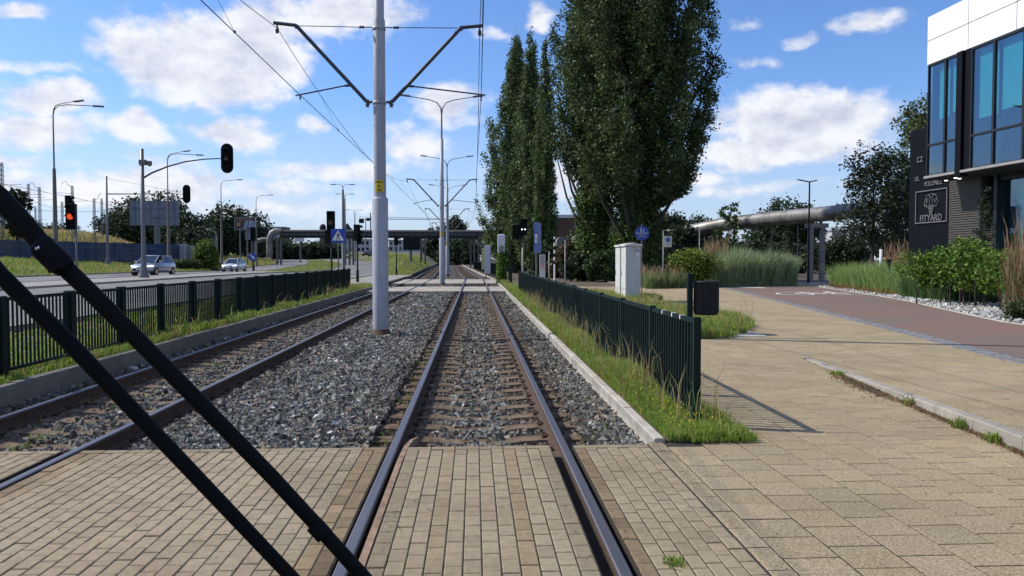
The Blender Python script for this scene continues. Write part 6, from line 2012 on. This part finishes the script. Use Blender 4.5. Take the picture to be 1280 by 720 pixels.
def noise(scale, detail, rough, w=0.0, off=None):
    z = N.new("ShaderNodeTexNoise"); z.inputs["Scale"].default_value = scale; z.inputs["Detail"].default_value = detail; z.inputs["Roughness"].default_value = rough
    if off is not None:
        vm = N.new("ShaderNodeVectorMath"); vm.operation = 'ADD'; L.new(nzv.outputs[0], vm.inputs[0]); vm.inputs[1].default_value = off
        L.new(vm.outputs[0], z.inputs["Vector"])
    else: L.new(nzv.outputs[0], z.inputs["Vector"])
    return z.outputs["Fac"]
# warp the blob coordinates a little
w1 = M2('MULTIPLY', M2('SUBTRACT', noise(9, 3, .5), .5), .085); w2 = M2('MULTIPLY', M2('SUBTRACT', noise(9, 3, .5, off=(5, 2, 1)), .5), .06)
azw = M2('ADD', az, w1); elw = M2('ADD', el, w2)
for (u_, v_, ru, rv, k) in clouds:
    p = at(u_, v_, 100); d = (p - Vector((0, 0, CAMZ))).normalized()
    a0 = math.atan2(d.x, d.y); e0 = math.asin(d.z)
    da = M2('MULTIPLY', M2('SUBTRACT', azw, a0), 1000 / ru / 1.14); de = M2('MULTIPLY', M2('SUBTRACT', elw, e0), 1000 / rv / 1.14)
    r2 = M2('ADD', M2('MULTIPLY', da, da), M2('MULTIPLY', de, de))
    g = M2('MULTIPLY', M2('EXPONENT', M2('MULTIPLY', r2, -0.9)), k)
    field = g if field is None else M2('MAXIMUM', field, g)
# free clouds elsewhere (outside this view)
elsewhere = N.new("ShaderNodeMapRange"); L.new(M2('ABSOLUTE', az), elsewhere.inputs["Value"]); elsewhere.inputs["From Min"].default_value = .62; elsewhere.inputs["From Max"].default_value = .85
gen = M2('MULTIPLY', M2('MULTIPLY', noise(3.2, 4, .5, off=(9, 4, 0)), .95), elsewhere.outputs[0])
field = M2('MAXIMUM', field, gen)
fb = noise(15, 9, .60); fb2 = noise(42, 6, .6, off=(2, 7, 3))
val = M2('ADD', field, M2('ADD', M2('MULTIPLY', M2('SUBTRACT', fb, .5), .95), M2('MULTIPLY', M2('SUBTRACT', fb2, .5), .34)))
mr = N.new("ShaderNodeMapRange"); mr.interpolation_type = 'SMOOTHSTEP'; L.new(val, mr.inputs["Value"]); mr.inputs["From Min"].default_value = .36; mr.inputs["From Max"].default_value = .75
# cloud tone: bright tops, greyer cores and undersides
up = noise(15, 9, .60, off=(-0.012, 0.030, 0))
lit = M2('ADD', M2('MULTIPLY', M2('SUBTRACT', fb, up), 3.2), .62)
core = N.new("ShaderNodeMapRange"); L.new(val, core.inputs["Value"]); core.inputs["From Min"].default_value = .75; core.inputs["From Max"].default_value = 1.25; core.inputs["To Min"].default_value = .12; core.inputs["To Max"].default_value = -.40
lit2 = N.new("ShaderNodeClamp"); L.new(M2('ADD', lit, core.outputs[0]), lit2.inputs[0])
cc = N.new("ShaderNodeMix"); cc.data_type = 'RGBA'; L.new(lit2.outputs[0], cc.inputs[0]); cc.inputs[6].default_value = (6.1, 6.5, 7.8, 1); cc.inputs[7].default_value = (9.8, 9.8, 10.2, 1)
# blue of the sky, slightly saturated; pale towards the horizon
tint = N.new("ShaderNodeMix"); tint.data_type = 'RGBA'; tint.blend_type = 'MULTIPLY'; tint.inputs[0].default_value = 1.0
L.new(sky.outputs[0], tint.inputs[6]); tint.inputs[7].default_value = (.95, 1.24, 1.74, 1)
hz = N.new("ShaderNodeMapRange"); L.new(el, hz.inputs["Value"]); hz.inputs["From Min"].default_value = -0.02; hz.inputs["From Max"].default_value = .19; hz.inputs["To Min"].default_value = .80; hz.inputs["To Max"].default_value = 0.0
hm = N.new("ShaderNodeMix"); hm.data_type = 'RGBA'; L.new(hz.outputs[0], hm.inputs[0]); L.new(tint.outputs[2], hm.inputs[6]); hm.inputs[7].default_value = (6.4, 7.2, 9.0, 1)
fin = N.new("ShaderNodeMix"); fin.data_type = 'RGBA'; L.new(M2('MULTIPLY', mr.outputs[0], .93), fin.inputs[0]); L.new(hm.outputs[2], fin.inputs[6]); L.new(cc.outputs[2], fin.inputs[7])
L.new(fin.outputs[2], bg_.inputs["Color"])
wd.cycles.sampling_method = 'MANUAL'; wd.cycles.sample_map_resolution = 512

SC.view_settings.view_transform = 'Standard'
SC.view_settings.look = 'None'
SC.view_settings.exposure = 0.0
SC.view_settings.gamma = 1.0
SC.view_settings.use_curve_mapping = False
SC.render.engine = 'CYCLES'
SC.cycles.max_bounces = 6
SC.cycles.transparent_max_bounces = 8
SC.cycles.use_denoising = True
SC.render.film_transparent = False
